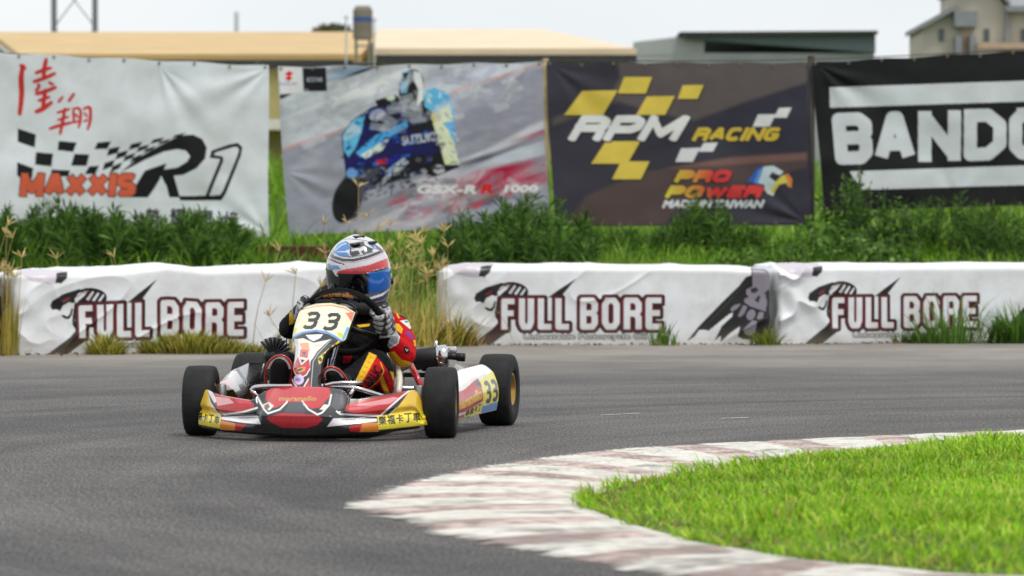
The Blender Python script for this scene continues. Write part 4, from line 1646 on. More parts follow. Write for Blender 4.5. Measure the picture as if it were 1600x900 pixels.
def make_barrier(label, A, B, art, seed, Hf, crumple=.5):
    A, B = np.array(A, float), np.array(B, float)
    Ln = np.hypot(*(B - A))
    dv = (B - A) / Ln
    root = empty('track_barrier', (A[0], A[1], 0), math.atan2(dv[1], dv[0]))
    tag(root, label, 'barrier', 'wrapped barriers along the outside of the track')
    a_, b_, rc = Ln / 2, .25, .045
    # plan outline of a rounded rectangle, walked from the back middle round the left end, along the front to the back again
    nf, ne = 420, 26

    def outline(ins):
        a, b, r = a_ - ins, b_ - ins, max(rc - ins, .004)
        P_ = []
        ex = lambda n_, e=False: np.linspace(0, 1, n_, endpoint=e)
        t = ex(40)
        P_.append(np.stack([-t * (a - r), np.full(40, b)], 1))
        t = ex(6) * np.pi / 2
        P_.append(np.stack([-(a - r) - r * np.sin(t), (b - r) + r * np.cos(t)], 1))
        t = ex(ne)
        P_.append(np.stack([np.full(ne, -a), (b - r) * (1 - 2 * t)], 1))
        t = ex(8) * np.pi / 2
        P_.append(np.stack([-(a - r) - r * np.cos(t), -(b - r) - r * np.sin(t)], 1))
        t = ex(nf)
        P_.append(np.stack([(a - r) * (2 * t - 1), np.full(nf, -b)], 1))
        t = ex(8) * np.pi / 2
        P_.append(np.stack([(a - r) + r * np.sin(t), -(b - r) - r * np.cos(t)], 1))
        t = ex(ne)
        P_.append(np.stack([np.full(ne, a), -(b - r) + 2 * (b - r) * t], 1))
        t = ex(6) * np.pi / 2
        P_.append(np.stack([(a - r) + r * np.cos(t), (b - r) + r * np.sin(t)], 1))
        t = ex(40, True)
        P_.append(np.stack([(a - r) * (1 - t), np.full(40, b)], 1))
        return np.vstack(P_)

    rt = .042
    levels = [(0, 0.0 + z, z) for z in np.linspace(0, 1, 92)]            # wall
    rows = []
    for _, z, _z in levels:
        rows.append((0.0, z, 0.0, z))
    for t in np.linspace(0, 1, 12)[1:]:
        rows.append((rt * (1 - math.cos(t * math.pi / 2)), 1.0, rt * math.sin(t * math.pi / 2), 1 + t * .10))
    for t in np.linspace(0, 1, 10)[1:]:
        rows.append((rt + t * (b_ - rt - .002), 1.0, rt + .018 * math.sin(t * math.pi / 2), 1.1 + t * .35))
    V, AX, AY = [], [], []
    for ins, zf, zadd, pl in rows:
        p = outline(ins)
        xs0 = (p[:, 0] + a_) / (2 * a_)
        H = np.interp(xs0, np.linspace(0, 1, len(Hf)), Hf) - .028
        z = zf * (H - rt) + zadd
        V.append(np.column_stack([p, z]))
        AX.append(688 + xs0 * 517)
        AY.append(np.full(len(p), 541 - pl * 119))
    V = np.stack(V, 1)
    AX, AY = np.stack(AX, 1), np.stack(AY, 1)
    n1, n2 = V.shape[:2]
    s = np.arange(n1)[:, None] * np.ones((1, n2)) * 2 * (a_ + b_) / n1 * 2
    zq = V[..., 2]
    # creases of the wrap: pulled folds, stronger at the left end and near the ground
    X_ = V[..., 0] + a_
    lef = np.exp(-(X_ / .38) ** 2) * crumple
    rid = lambda q: 1 - np.abs(2 * q - 1)
    dsp = (fbm(X_ * 2.2 + seed * 5, zq * 3 + V[..., 1] * 4, seed, 2) - .5) * .018
    dsp += (rid(fbm(X_ * 2.2 - zq * 3.5 + seed, X_ * .8 + zq * 1.6 + V[..., 1] * 3, seed + 3, 1)) ** 6) * .010
    dsp += lef * (rid(fbm(X_ * 4 + zq * 3, zq * 4 - X_ * 2 + V[..., 1] * 5, seed + 9, 2)) ** 2 - .4) * .085
    dsp *= (.35 + .65 * sstep(0, .12, zq))
    dsp = np.where(np.abs(V[..., 0]) > a_ - .02, np.minimum(dsp, .006), dsp)
    nrm = np.zeros_like(V)
    dx = np.roll(V, -1, 0) - np.roll(V, 1, 0)
    nrm[..., 0], nrm[..., 1] = -dx[..., 1], dx[..., 0]
    ln = np.linalg.norm(nrm, axis=-1, keepdims=True)
    nrm = -nrm / np.maximum(ln, 1e-9)
    up = sstep(0.0, .06, zq - (np.interp(np.clip(X_ / (2 * a_), 0, 1), np.linspace(0, 1, len(Hf)), Hf) - .028 - rt))
    nrm = nrm * (1 - up[..., None]) + np.array([0, 0, 1.0]) * up[..., None]
    Vd = V + nrm * dsp[..., None]
    front = (V[..., 1] < 0)
    cols = art.sample(AX, AY)
    ok = front & (AY > 382)
    endL = (AX < 695) & (AY > 424)
    cols = np.where(ok[..., None] & ~endL[..., None], cols, lin((228, 231, 235)))
    grime = (1 - sstep(0, .16, zq)) * (.35 + .65 * fbm(X_ * 7, zq * 12, seed + 1, 3)) * .35
    cols = cols * (1 - grime[..., None]) + lin((150, 138, 116)) * grime[..., None]
    Vd[..., 0] += a_
    Vd[..., 1] += b_
    mesh('wrap', Vd.reshape(-1, 3), grid_faces(n1, n2)[:, ::-1], M_BAR, root, cols.reshape(-1, 3))
    mb = MB()
    mb.box((a_, b_, .10), (2 * a_ - .12, 2 * b_ - .12, .2))
    mb.build('core', M_DARK, root, smooth=False)
    return root


art_b = barrier_art((14, 12, 14), 1)
art_r = barrier_art((58, 32, 27), 2)
B1 = ((-3.19, 22.70), (-1.075, 23.78))
B2 = ((-.508, 25.0), (1.833, 25.14))
B3 = ((1.888, 25.30), (4.12, 26.02))
B0 = ((-5.50, 21.95), (-3.262, 22.66))
make_barrier('white wrapped barrier with a snake head logo and olive weeds along its foot', *B1, art_b, 11, [.552, .553, .56, .575, .60, .57, .575, .585, .60, .60], .28)
make_barrier('white wrapped barrier showing its whole grey skull print, right of the dry grass', *B2, art_r, 23, [.575, .578, .58, .58, .58, .58, .575, .56], .35)
make_barrier('white wrapped barrier with a snake head logo behind tall green grass, left end crumpled', *B3, art_b, 37, [.57, .58, .583, .585, .585, .58], .62)
make_barrier('barrier cut off by the left edge, only its dark printed end showing', *B0, art_b, 5, [.55, .555, .555, .55], .4)

# rusty timber lying on the bank
t0, t1 = P(402, 392, 31.5), P(512, 398, 31.0)
g0 = float(ground_z(t0[0], t0[1]))
mid = (t0 + t1) / 2
dvec = t1 - t0
t = empty('rusty_beam', (mid[0], mid[1], float(ground_z(mid[0], mid[1]))), math.atan2(dvec[1], dvec[0]))
tag(t, 'rust brown beam lying on the grass bank behind the driver', 'beam')
hh = max(.12, mid[2] + .06 - t.location.z)
mb = MB()
mb.box((0, 0, hh / 2), (.72, .18, hh), bev=.01)
mb.build('plank', mat('rusty_brown', (92, 46, 36), .9, var=.35, vscale=7, bump=.4), t, smooth=False)
# ------------------------------------------------------------------ the racing kart (local: x to its left side, y to its rear)
KO = np.array([-.703, 13.01])
KT = R(10.2)
ks, kc = math.sin(KT), math.cos(KT)
M_CHROME = mat('chrome_tube', (206, 206, 208), .18, 1.0, var=.05)
M_BLKPL = mat('black_plastic', (18, 18, 20), .38, var=.15)
M_BLKM = mat('black_metal', (30, 30, 32), .45, .3)
M_ALU = mat('cast_aluminium', (150, 150, 150), .45, .8, var=.2, vscale=30)
M_REDT = mat('red_frame_tube', (176, 26, 30), .28, coat=.5)
M_TYRE = mat('tyre_rubber', (27, 27, 28), .74, var=.45, vscale=26, bump=.15, bscale=120, spec=.35)
M_GOLD = mat('gold_rim', (176, 140, 70), .32, .85, var=.12)
M_DECAL = painted('kart_decal', .24, dirt=.12, dscale=14, coat=.8)


def KL(px, py, Y):
    a = (px - 800) / FPX
    t = (Y + KO[0] * ks + KO[1] * kc) / (a * ks + kc)
    dx, dy = a * t - KO[0], t - KO[1]
    return np.array([dx * kc - dy * ks, Y, CAM_H + (HZ - py) / FPX * t])


def decal_sheet(V, ref):
    """flat decal sheet laid on from the kart's front three-quarter side; sheet units are 2.4 mm"""
    ref = np.asarray(ref, float)
    rw = np.array([KO[0] + ref[0] * kc + ref[1] * ks, KO[1] - ref[0] * ks + ref[1] * kc])
    d = V - ref
    wx, wy = d[:, 0] * kc + d[:, 1] * ks, -d[:, 0] * ks + d[:, 1] * kc
    f = rw / np.hypot(*rw)
    al, ac = wx * f[0] + wy * f[1], wx * f[1] - wy * f[0]
    sc_ = FPX / rw[1]
    px = 800 + rw[0] * sc_ + sc_ * ac
    py = HZ + (CAM_H - ref[2]) * sc_ - sc_ * (d[:, 2] + al * (CAM_H - ref[2]) / rw[1])
    return px, py


kart = empty('racing_kart', (KO[0], KO[1], 0), -KT)
tag(kart, 'red, white and yellow racing kart numbered 33 cornering on the asphalt', 'go-kart')

# --- wheels
WB = .93
HALF_F, HALF_R = .452, .493


def make_wheel(x, y, rad, wid, steer=0.0, side=1):
    wroot = empty('wheel', (x, y, rad), steer, kart)
    w2, rs = wid / 2, .062
    mb = MB()
    prof = [(-w2 * .62, rs), (-w2 * .86, rs + .006), (-w2 * .98, rs + .022), (-w2 * 1.0, rs + (rad - rs) * .55), (-w2 * .97, rad - .016), (-w2 * .90, rad - .006), (-w2 * .78, rad - .0015),
            (-w2 * .4, rad), (0, rad + .0004), (w2 * .4, rad), (w2 * .78, rad - .0015), (w2 * .90, rad - .006), (w2 * .97, rad - .016), (w2 * 1.0, rs + (rad - rs) * .55), (w2 * .98, rs + .022), (w2 * .86, rs + .006), (w2 * .62, rs)]
    mb.lathe((0, 0, 0), (1, 0, 0), prof, 64)
    mb.build('tyre', M_TYRE, wroot)
    mb = MB()
    e = w2 * .84
    mb.lathe((0, 0, 0), (1, 0, 0), [(-e, rs + .003), (-e - .003, rs), (-e, rs - .007), (-e * .55, rs - .012), (-e * .5, .030), (-e * .42, .022), (-e * .42, 0)], 40)
    mb.lathe((0, 0, 0), (1, 0, 0), [(e, rs + .003), (e + .003, rs), (e, rs - .007), (e * .55, rs - .012), (e * .5, .030), (e * .42, .022), (e * .42, 0)], 40)
    mb.lathe((0, 0, 0), (1, 0, 0), [(-e * .6, rs - .011), (e * .6, rs - .011)], 40)
    mb.build('rim', M_GOLD, wroot)
    for sgn in (-1, 1):
        mb = MB()
        mb.lathe((sgn * e * .42, 0, 0), (sgn, 0, 0), [(0, .018), (.016, .018), (.02, .013), (.02, 0)], 12)
        for k in range(3):
            a_ = 2 * math.pi * k / 3
            mb.lathe((sgn * e * .44, .022 * math.cos(a_), .022 * math.sin(a_)), (sgn, 0, 0), [(-.004, .006), (.014, .006), (.014, 0)], 6)
        mb.build('hub_nut', M_ALU, wroot, smooth=False)
    return wroot


for sx in (-1, 1):
    make_wheel(sx * HALF_F, 0, .129, .118, R(7.5), sx)
    make_wheel(sx * HALF_R, WB, .139, .132, 0, sx)

# --- frame
mb = MB()
for sx in (-1, 1):
    mb.tube([(sx * .12, -.12, .05), (sx * .20, .05, .05), (sx * .30, .25, .05), (sx * .31, .60, .05), (sx * .24, .80, .05), (sx * .22, 1.02, .055)], .015, 10, smooth=2)
    mb.tube([(sx * .20, .0, .05), (sx * .34, .0, .08), (sx * .385, 0, .129)], .013, 10, smooth=1)
    mb.tube([(sx * .24, .52, .05), (sx * .34, .50, .05), (sx * .46, .50, .06)], .010, 8, smooth=1)
mb.tube([(-.30, .28, .05), (.30, .28, .05)], .014, 10)
mb.tube([(-.13, -.12, .05), (.13, -.12, .05)], .014, 10)
mb.tube([(-.23, 1.0, .055), (.23, 1.0, .055)], .014, 10)
mb.build('frame', M_REDT, kart)
mb = MB()
mb.box((0, .08, .040), (.44, .46, .004))
mb.build('floor_tray', M_ALU, kart, smooth=False)
mb = MB()
mb.tube([(-HALF_R + .03, WB, .139), (HALF_R - .03, WB, .139)], .0125, 14)
mb.build('rear_axle', M_CHROME, kart)
mb = MB()
mb.lathe((-.10, WB, .139), (1, 0, 0), [(-.004, .03), (-.004, .085), (.004, .085), (.004, .03)], 32)
mb.build('brake_disc', M_ALU, kart)
mb = MB()
mb.box((-.10, WB - .07, .175), (.05, .06, .07), bev=.006)
mb.build('brake_caliper', M_REDT, kart)
mb = MB()
mb.lathe((.10, WB, .139), (1, 0, 0), [(-.003, .03), (-.003, .088), (.003, .088), (.003, .03)], 44)
mb.build('sprocket', M_GOLD, kart)
for sx in (-1, 1):
    mb = MB()
    mb.tube([(sx * .03, .10, .075), (sx * .36, .045, .11)], .006, 8)
    mb.ball((sx * .36, .045, .11), .011, None, 10, 6)
    mb.build('tie_rod', M_ALU, kart)
    mb = MB()
    mb.lathe((sx * .375, 0, .075), (0, 0, 1), [(0, 0), (0, .018), (.11, .018), (.115, .012), (.115, 0)], 14)
    mb.tube([(sx * .375, 0, .129), (sx * .42, 0, .129)], .012, 10)
    mb.build('stub_axle', M_ALU, kart)
for sx in (-1, 1):
    mb = MB()
    px = sx * .12
    mb.tube([(px, -.06, .055), (px, -.09, .12), (px + sx * .01, -.10, .19)], .007, 8, smooth=1)
    mb.tube([(px - .035, -.10, .185), (px + .035, -.10, .185)], .008, 8)
    mb.build('pedal', M_CHROME, kart)

# --- front bumper tubes
mb = MB()
mb.tube([KL(398, 622, -.12), KL(391, 606, -.13), KL(412, 603.5, -.13), KL(452, 603, -.13), KL(500, 603, -.13), KL(552, 605, -.12), KL(572, 611, -.11), KL(600, 620, -.06)], .0085, 10, smooth=2)
mb.tube([KL(391, 607, -.13), KL(400, 616, -.13), KL(407, 624, -.13)], .007, 8)
mb.tube([KL(553, 606, -.12), KL(546, 620, -.14)], .008, 8)
mb.tube([KL(506, 603, -.13), KL(524, 598, -.14), KL(565, 598, -.10)], .007, 8, smooth=1)
mb.tube([(-.22, -.20, .07), (.22, -.20, .07)], .010, 10)
mb.build('front_bumper', M_CHROME, kart)
for p_ in ([KL(516, 562, .12), KL(510, 604, .02)], [KL(438, 596, .1), KL(470, 597, .0)]):
    mb = MB()
    mb.tube(p_, .0085, 10)
    mb.build('panel_stay', M_CHROME, kart)

# --- front fairing
TOPC = [(298, 640), (306, 616), (313, 609), (322, 610), (340, 618), (390, 626.5), (396, 624), (402, 618), (418, 608), (450, 606), (500, 607), (514, 609), (526, 611), (538, 618), (546, 624), (560, 624), (600, 617.5), (640, 611), (646, 611), (652, 615), (658, 630), (662, 645)]
BOTC = [(298, 664), (345, 672), (400, 677), (460, 680), (530, 678), (590, 675), (662, 665)]
lead = lambda X: -.385 + .23 * (np.abs(X) / .42) ** 2.2


def contour(pts, back):
    r = []
    for p in pts:
        X = 0.0
        for _ in range(6):
            q = KL(p[0], p[1], float(lead(np.array(X))) + back)
            X = q[0]
        r.append((q[0], q[2]))
    return np.array(r)


pxl = [(x, y) for x, y in TOPC]
tp_c = contour(TOPC, .10)
tp_w = contour(TOPC, .05)
bt = contour(BOTC, .0)
XL, XR = -.424, .418
nu, nv = 400, 90
Xs = np.linspace(XL, XR, nu)
cen = 1 - sstep(.125, .175, np.abs(Xs - .0))
zt = np.interp(Xs, tp_c[:, 0], tp_c[:, 1]) * cen + np.interp(Xs, tp_w[:, 0], tp_w[:, 1]) * (1 - cen)
zb = np.interp(Xs, bt[:, 0], bt[:, 1])
vv = np.linspace(0, 1, nv)
Yc = .018 * (1 - np.clip(vv / .3, 0, 1)) ** 2 + .17 * np.clip((vv - .42) / .58, 0, 1) ** 1.2
Yw = .012 * (1 - np.clip(vv / .25, 0, 1)) ** 2 + .055 * vv ** 1.5 - .016 * np.sin(np.pi * vv) * 0 + .020 * np.exp(-((vv - .45) / .10) ** 2)
Yv = cen[:, None] * Yc[None, :] + (1 - cen[:, None]) * Yw[None, :]
front = np.stack([np.repeat(Xs[:, None], nv, 1), lead(Xs)[:, None] + Yv, zb[:, None] + (zt - zb)[:, None] * vv[None, :]], -1)
nb = 10
tb = np.linspace(0, 1, nb + 1)[1:]
last = front[:, -1:, :]
rear = np.repeat(last, nb, 1)
rear[..., 1] += (tb * .06)[None, :]
rear[..., 2] += (np.sin(tb * np.pi) * .006 - tb ** 2 * .035)[None, :]
surf = np.concatenate([front, rear], 1)
# end plates wrap backwards
ends = []
for e in (0, -1):
    st = []
    for t in np.linspace(0, 1, 12)[1:]:
        q = surf[e].copy()
        q[:, 0] += (-1 if e == 0 else 1) * .006 * math.sin(t * 1.5)
        q[:, 1] = q[:, 1] + t * .07
        st.append(q)
    ends.append(st)
surf = np.concatenate([np.array(ends[0][::-1]), surf, np.array(ends[1])], 0)
n1, n2 = surf.shape[:2]

a = Art(280, 590, 690, 695, 5.0, (24, 25, 28))
RD, WT_, YW, YB = (188, 14, 24), (234, 232, 234), (236, 196, 62), (244, 222, 58)
K6 = lambda p: sc(p, 220 / 1238, 280, 530)
K7 = lambda p: sc(p, .15, 480, 590)
a.poly(K6([(225, 440), (300, 478), (460, 505), (610, 525), (665, 580), (640, 612), (560, 640), (400, 655), (355, 650), (300, 560)]), RD)
a.poly(K6([(300, 500), (430, 515), (480, 560), (330, 585)]), (226, 170, 172))  # pale sky reflections painted into the red of this wing's top
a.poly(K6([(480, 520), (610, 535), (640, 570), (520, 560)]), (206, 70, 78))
a.stroke(K6([(330, 598), (420, 618), (540, 606), (640, 600)]), 1.2, (150, 14, 26))
a.poly(K6([(232, 430), (262, 440), (300, 490), (318, 545), (300, 560), (250, 480)]), WT_)
a.stroke(K6([(226, 446), (262, 560), (330, 655), (400, 660), (560, 640), (690, 602)]), 2.8, WT_)
a.stroke(K6([(268, 545), (335, 640), (380, 665)]), 1.6, (24, 25, 28))
a.poly(K6([(100, 430), (232, 430), (262, 560), (330, 655), (364, 672), (352, 787), (90, 737), (90, 600)]), YW)
a.poly(K6([(60, 615), (364, 672), (352, 787), (60, 725)]), YB)
a.poly(K6([(366, 682), (690, 672), (720, 748), (560, 735), (366, 705)]), WT_)
a.stroke(K6([(520, 690), (700, 690)]), 1.0, (90, 90, 96))
a.poly(K6([(358, 712), (490, 740), (492, 800), (352, 800)]), (226, 134, 44))
a.poly(K6([(490, 740), (592, 752), (540, 800), (490, 800)]), RD)
for i, ch in enumerate('福卡丁車'):
    a.text(ch, *K6([(140 + i * 54, 642 + i * 11)])[0], 8.4, 12.2, (26, 26, 24), rot=6, bold=.35)
a.poly([(415, 617), (420, 600), (450, 598), (480, 598), (512, 602), (518, 617), (499, 637), (487, 639), (470, 629), (447, 629), (432, 637), (424, 638), (416, 625)], (192, 18, 30))
a.stroke([(400, 617), (413, 640), (419, 646), (437, 640), (448, 629), (449, 626)], 2.6, WT_)
a.stroke([(518, 616), (514, 633), (503, 645), (496, 648), (482, 640), (473, 629), (472, 626)], 2.6, WT_)
a.poly([(409, 633), (420, 628), (428, 634), (421, 642)], (226, 220, 210))
a.poly([(499, 640), (506, 632), (513, 633), (508, 641)], (226, 220, 210))
a.poly([(412, 634), (419, 630), (422, 636), (417, 640)], (120, 84, 50))
a.poly(K6([(975, 552), (1085, 552), (1112, 652), (918, 647)]), (60, 64, 72))
a.poly([(416, 652), (440, 645.5), (470, 646.5), (497, 649), (504, 655), (496, 664), (478, 669), (440, 668), (424, 660)], (176, 24, 38))
for k in range(10):
    a.stroke([(424 + k * 8, 650 + (k % 2)), (420 + k * 8, 664)], .5, (140, 14, 28))
a.text('maranello', 436, 619.5, 58, 6.6, (190, 140, 66), bold=.3)
a.poly(K7([(290, 160), (380, 185), (400, 260), (380, 320), (300, 340), (250, 300)]), (72, 74, 78))
a.poly(K7([(396, 350), (396, 300), (440, 270), (620, 225), (900, 180), (1060, 130), (960, 230), (820, 345), (760, 392), (560, 388)]), RD)
a.poly(K7([(480, 290), (700, 248), (900, 205), (960, 215), (860, 275), (640, 300)]), (228, 150, 156))  # sky reflections again, painted as paler red along the other wing
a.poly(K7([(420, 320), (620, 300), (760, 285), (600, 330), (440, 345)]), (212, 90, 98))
a.stroke(K7([(300, 350), (340, 382), (560, 396), (760, 402), (880, 292), (1000, 190), (1085, 130)]), 2.8, WT_)
a.stroke(K7([(800, 402), (900, 312), (1010, 205), (1078, 150)]), 1.8, (24, 25, 28))
a.stroke(K7([(845, 402), (930, 320)]), 2.0, WT_)
a.poly(K7([(1090, 120), (1300, 120), (1300, 495), (740, 548), (730, 405), (860, 395), (960, 290)]), YW)
a.poly(K7([(728, 405), (1300, 342), (1300, 486), (738, 550)]), YB)
a.poly(K7([(270, 425), (722, 430), (722, 460), (420, 492), (203, 514)]), WT_)
a.stroke(K7([(350, 440), (500, 436)]), 1.0, (120, 120, 126))
a.poly(K7([(430, 512), (572, 478), (545, 570), (440, 560)]), RD)
a.poly(K7([(572, 478), (728, 470), (740, 570), (540, 570)]), (226, 134, 44))
for i, ch in enumerate('樂福卡丁車'):
    a.text(ch, *K7([(742 + i * 91, 404 - i * 9)])[0], 11.6, 14, (26, 26, 24), rot=-4, bold=.35)
a.blur(2)
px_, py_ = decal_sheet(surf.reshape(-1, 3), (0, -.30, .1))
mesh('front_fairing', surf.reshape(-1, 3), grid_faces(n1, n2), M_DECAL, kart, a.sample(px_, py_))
mb = MB()
mb.tube([(x, float(lead(np.array(x))) + .03, float(np.interp(x, bt[:, 0], bt[:, 1])) + .004) for x in np.linspace(XL + .02, XR - .02, 30)], .012, 8)
mb.build('fairing_lip', M_BLKPL, kart)

# --- steering fairing with the number plate
LV = [(611, 450, 497, -.215), (592, 451, 496, -.165), (572, 454, 497, -.105), (556, 456, 501, -.045), (546, 457, 508, .01), (538, 455, 522, .07), (530.5, 451, 537, .105),
      (520, 452.5, 539, .14), (508, 455, 543, .18), (497, 458.5, 547, .215), (487, 462.5, 552.5, .245), (480, 470, 548, .265), (474, 482, 538, .285), (470, 498, 518, .30)]
nl = len(LV)
lv = np.array(LV, float)
NLV = 240
tt = np.linspace(0, nl - 1, NLV)
lv = np.stack([np.interp(tt, np.arange(nl), lv[:, k]) for k in range(4)], 1)
lv[:, 1:3] = np.stack([np.convolve(np.pad(lv[:, k], 6, mode='edge'), np.ones(13) / 13, 'valid') for k in (1, 2)], 1)
nuu = 200
g = np.zeros((NLV, nuu, 3))
for i, (y, l, r_, Yd) in enumerate(lv):
    w_ = (r_ - l) / 430
    for j, u in enumerate(np.linspace(0, 1, nuu)):
        q = KL(l + (r_ - l) * u, y, Yd)
        b_ = (1 - abs(2 * u - 1) ** 2.2)
        q[1] += (1 - b_) * .055 * min(1, w_ / .12)
        g[i, j] = q
a = Art(440, 455, 570, 620, 8.0, (26, 27, 30))
K4 = lambda p: sc(p, 140 / 788, 440, 460)
CR = (240, 236, 206)
a.poly(K4([(110, 390), (200, 372), (280, 400), (420, 380), (440, 400), (310, 520), (256, 585), (150, 565), (130, 480)]), (236, 226, 214))
a.poly(K4([(60, 300), (130, 480), (150, 540), (96, 640), (60, 840), (90, 380)]), (40, 42, 46))
a.poly(K4([(110, 395), (145, 390), (152, 540), (120, 600)]), (196, 196, 198))
a.poly(K4([(158, 432), (235, 425), (250, 495), (186, 500)]), (226, 150, 70))
a.poly(K4([(165, 480), (240, 490), (230, 560), (160, 545)]), (206, 80, 76))
a.poly(K4([(180, 505), (215, 505), (210, 535), (190, 530)]), (40, 44, 80))
a.poly(K4([(145, 530), (178, 605), (240, 552), (255, 640), (218, 705), (120, 690), (102, 630)]), (196, 30, 42))
a.stroke(K4([(145, 532), (178, 612), (242, 556)]), 2.0, WT_)
a.stroke(K4([(145, 535), (100, 630), (122, 692), (160, 720)]), 1.5, WT_)
a.stroke(K4([(250, 570), (258, 640), (220, 705), (180, 722)]), 1.5, WT_)
a.poly(K4([(112, 668), (150, 640), (216, 632), (206, 668), (160, 684)]), (196, 160, 84))
a.poly(K4([(130, 664), (170, 648), (196, 650), (160, 672)]), (60, 44, 36))
a.poly(K4([(70, 710), (92, 730), (140, 805), (200, 805), (245, 715), (252, 850), (60, 850)]), (196, 30, 42))
a.stroke(K4([(82, 715), (110, 770), (148, 815), (196, 810), (240, 735)]), 1.8, WT_)
a.ell(*K4([(155, 742)])[0], 8, 8, (206, 190, 220))
a.ell(*K4([(150, 745)])[0], 4, 3, (150, 110, 190))
a.poly(K4([(430, 392), (530, 375), (560, 425), (360, 605), (312, 640), (282, 850), (252, 850), (254, 600), (310, 505)]), (34, 35, 38))
a.stroke(K4([(436, 396), (320, 520), (278, 590), (258, 850)]), 1.5, (170, 172, 176))
a.poly(K4([(318, 556), (508, 402), (518, 462), (330, 614)]), (234, 214, 56))
for i, ch in enumerate('樂福卡丁車'):
    a.text(ch, *K4([(326 + i * 34, 550 - i * 29)])[0], 5.2, 7.6, (24, 24, 22), rot=-36, bold=.2)
a.poly(K4([(110, 395), (215, 338), (405, 342), (450, 385), (400, 402), (280, 425), (190, 385)]), (28, 29, 32))
a.poly(K4([(208, 356), (366, 350), (340, 384), (280, 412), (242, 392)]), WT_)
a.poly(K4([(115, 150), (160, 112), (300, 76), (440, 70), (565, 100), (650, 155), (548, 432), (480, 385), (400, 346), (300, 326), (180, 346), (60, 396)]), CR)
a.stroke(K4([(120, 150), (200, 122), (300, 100), (440, 92), (560, 118), (630, 160)]), 2.0, (226, 160, 140))
a.poly(K4([(560, 160), (645, 150), (615, 240), (590, 200)]), (226, 130, 100))
a.poly(K4([(575, 285), (600, 290), (545, 420), (520, 410)]), (110, 170, 206))
a.poly(K4([(480, 330), (540, 340), (535, 395), (500, 370)]), (206, 214, 70))
a.poly(K4([(100, 240), (125, 215), (100, 320), (78, 370)]), (120, 180, 214))
a.poly(K4([(105, 300), (135, 290), (120, 345), (95, 350)]), (226, 214, 90))
a.stroke(K4([(60, 390), (180, 334), (300, 314), (400, 332), (480, 374), (548, 424)]), 4.2, (104, 150, 206))
a.stroke(K4([(62, 384), (180, 326), (300, 306), (400, 322), (480, 362), (550, 412)]), 1.0, (226, 232, 238))
for x, y, w_ in ((166, 148, 126), (342, 160, 132)):
    (x, y), = K4([(x, y)])
    m = a.bmask('3', x, y, w_ * .1777, 28, 6.0, 1, .40)
    a.put(m, (34, 34, 33))
    mm = a.bmask('3', x, y, w_ * .1777, 27, 1.2, 1, .42)
a.blur(3)
Vf = g.reshape(-1, 3)
px_, py_ = decal_sheet(Vf, (0, .08, .35))
mesh('number_panel', Vf, grid_faces(NLV, nuu), M_DECAL, kart, a.sample(px_, py_))
# the dark shell behind it
edge = np.concatenate([g[:, 0], g[-1, 1:-1], g[::-1, -1]], 0)
rowz = [edge, edge + np.array([0, .012, 0]), edge * 1.0 + np.array([0, .05, -.006])]
cent = g.reshape(-1, 3).mean(0)
rowz[2] = rowz[2] + (np.array([cent[0], 0, 0]) - rowz[2] * np.array([1, 0, 0])) * .06
sh = np.stack(rowz, 1)
mesh('panel_shell', sh.reshape(-1, 3), grid_faces(len(edge), 3), M_BLKPL, kart)
mb = MB()
mb.tube([q + np.array([0, .004, 0]) for q in (g[192, 0], g[208, 0], g[222, 0], g[232, 18], g[239, 45], g[239, 155], g[232, 182], g[222, -1], g[208, -1], g[192, -1])], .008, 8, smooth=2)
mb.build('panel_rim', M_BLKPL, kart)

# --- steering wheel and column
SWC = KL(537, 503, .40)
SWN = np.array([0, .80, .60])
SWU = np.array([0, -.60, .80])
SWR = .147
mb = MB()
mb.ring(SWC, SWN, SWR, .0135, 64, 12)
o = mb.build('steering_wheel', mat('suede_black', (16, 16, 17), .9, bump=.2, bscale=200, spec=.2), kart)
mb = MB()
for ang in (90, 210, 330):
    d = math.cos(R(ang)) * np.array([1.0, 0, 0]) + math.sin(R(ang)) * SWU
    mb.tube([SWC + d * .02 - SWN * .02, SWC + d * (SWR - .008)], [.012, .008], 8)
mb.lathe(SWC - SWN * .03, SWN, [(0, 0), (0, .03), (.02, .034), (.03, .03), (.032, 0)], 20)
mb.build('spoke', M_BLKM, o)
# padded top with gold lettering
TT = np.linspace(R(52), R(128), 60)
a = Art(0, 0, 100, 14, 8, (22, 22, 24))
a.text('maranello', 20, 3.5, 60, 7, (206, 134, 62), bold=.5)
vb = []
for th in TT:
    d = math.cos(th) * np.array([1.0, 0, 0]) + math.sin(th) * SWU
    for e in np.linspace(-1, 1, 14):
        vb.append(SWC + d * (SWR - .004 + e * .020) - SWN * (.0165 - .006 * e * e))
uu, ee = np.meshgrid(np.linspace(100, 0, 60), np.linspace(14, 0, 14), indexing='ij')
mesh('rim_pad', np.array(vb), grid_faces(60, 14), M_DECAL, o, a.sample(uu.ravel(), ee.ravel()))
mb = MB()
mb.tube([SWC - SWN * .02, (0, -.02, .10), (0, -.06, .06)], .010, 10)
mb.build('steering_column', M_CHROME, kart)

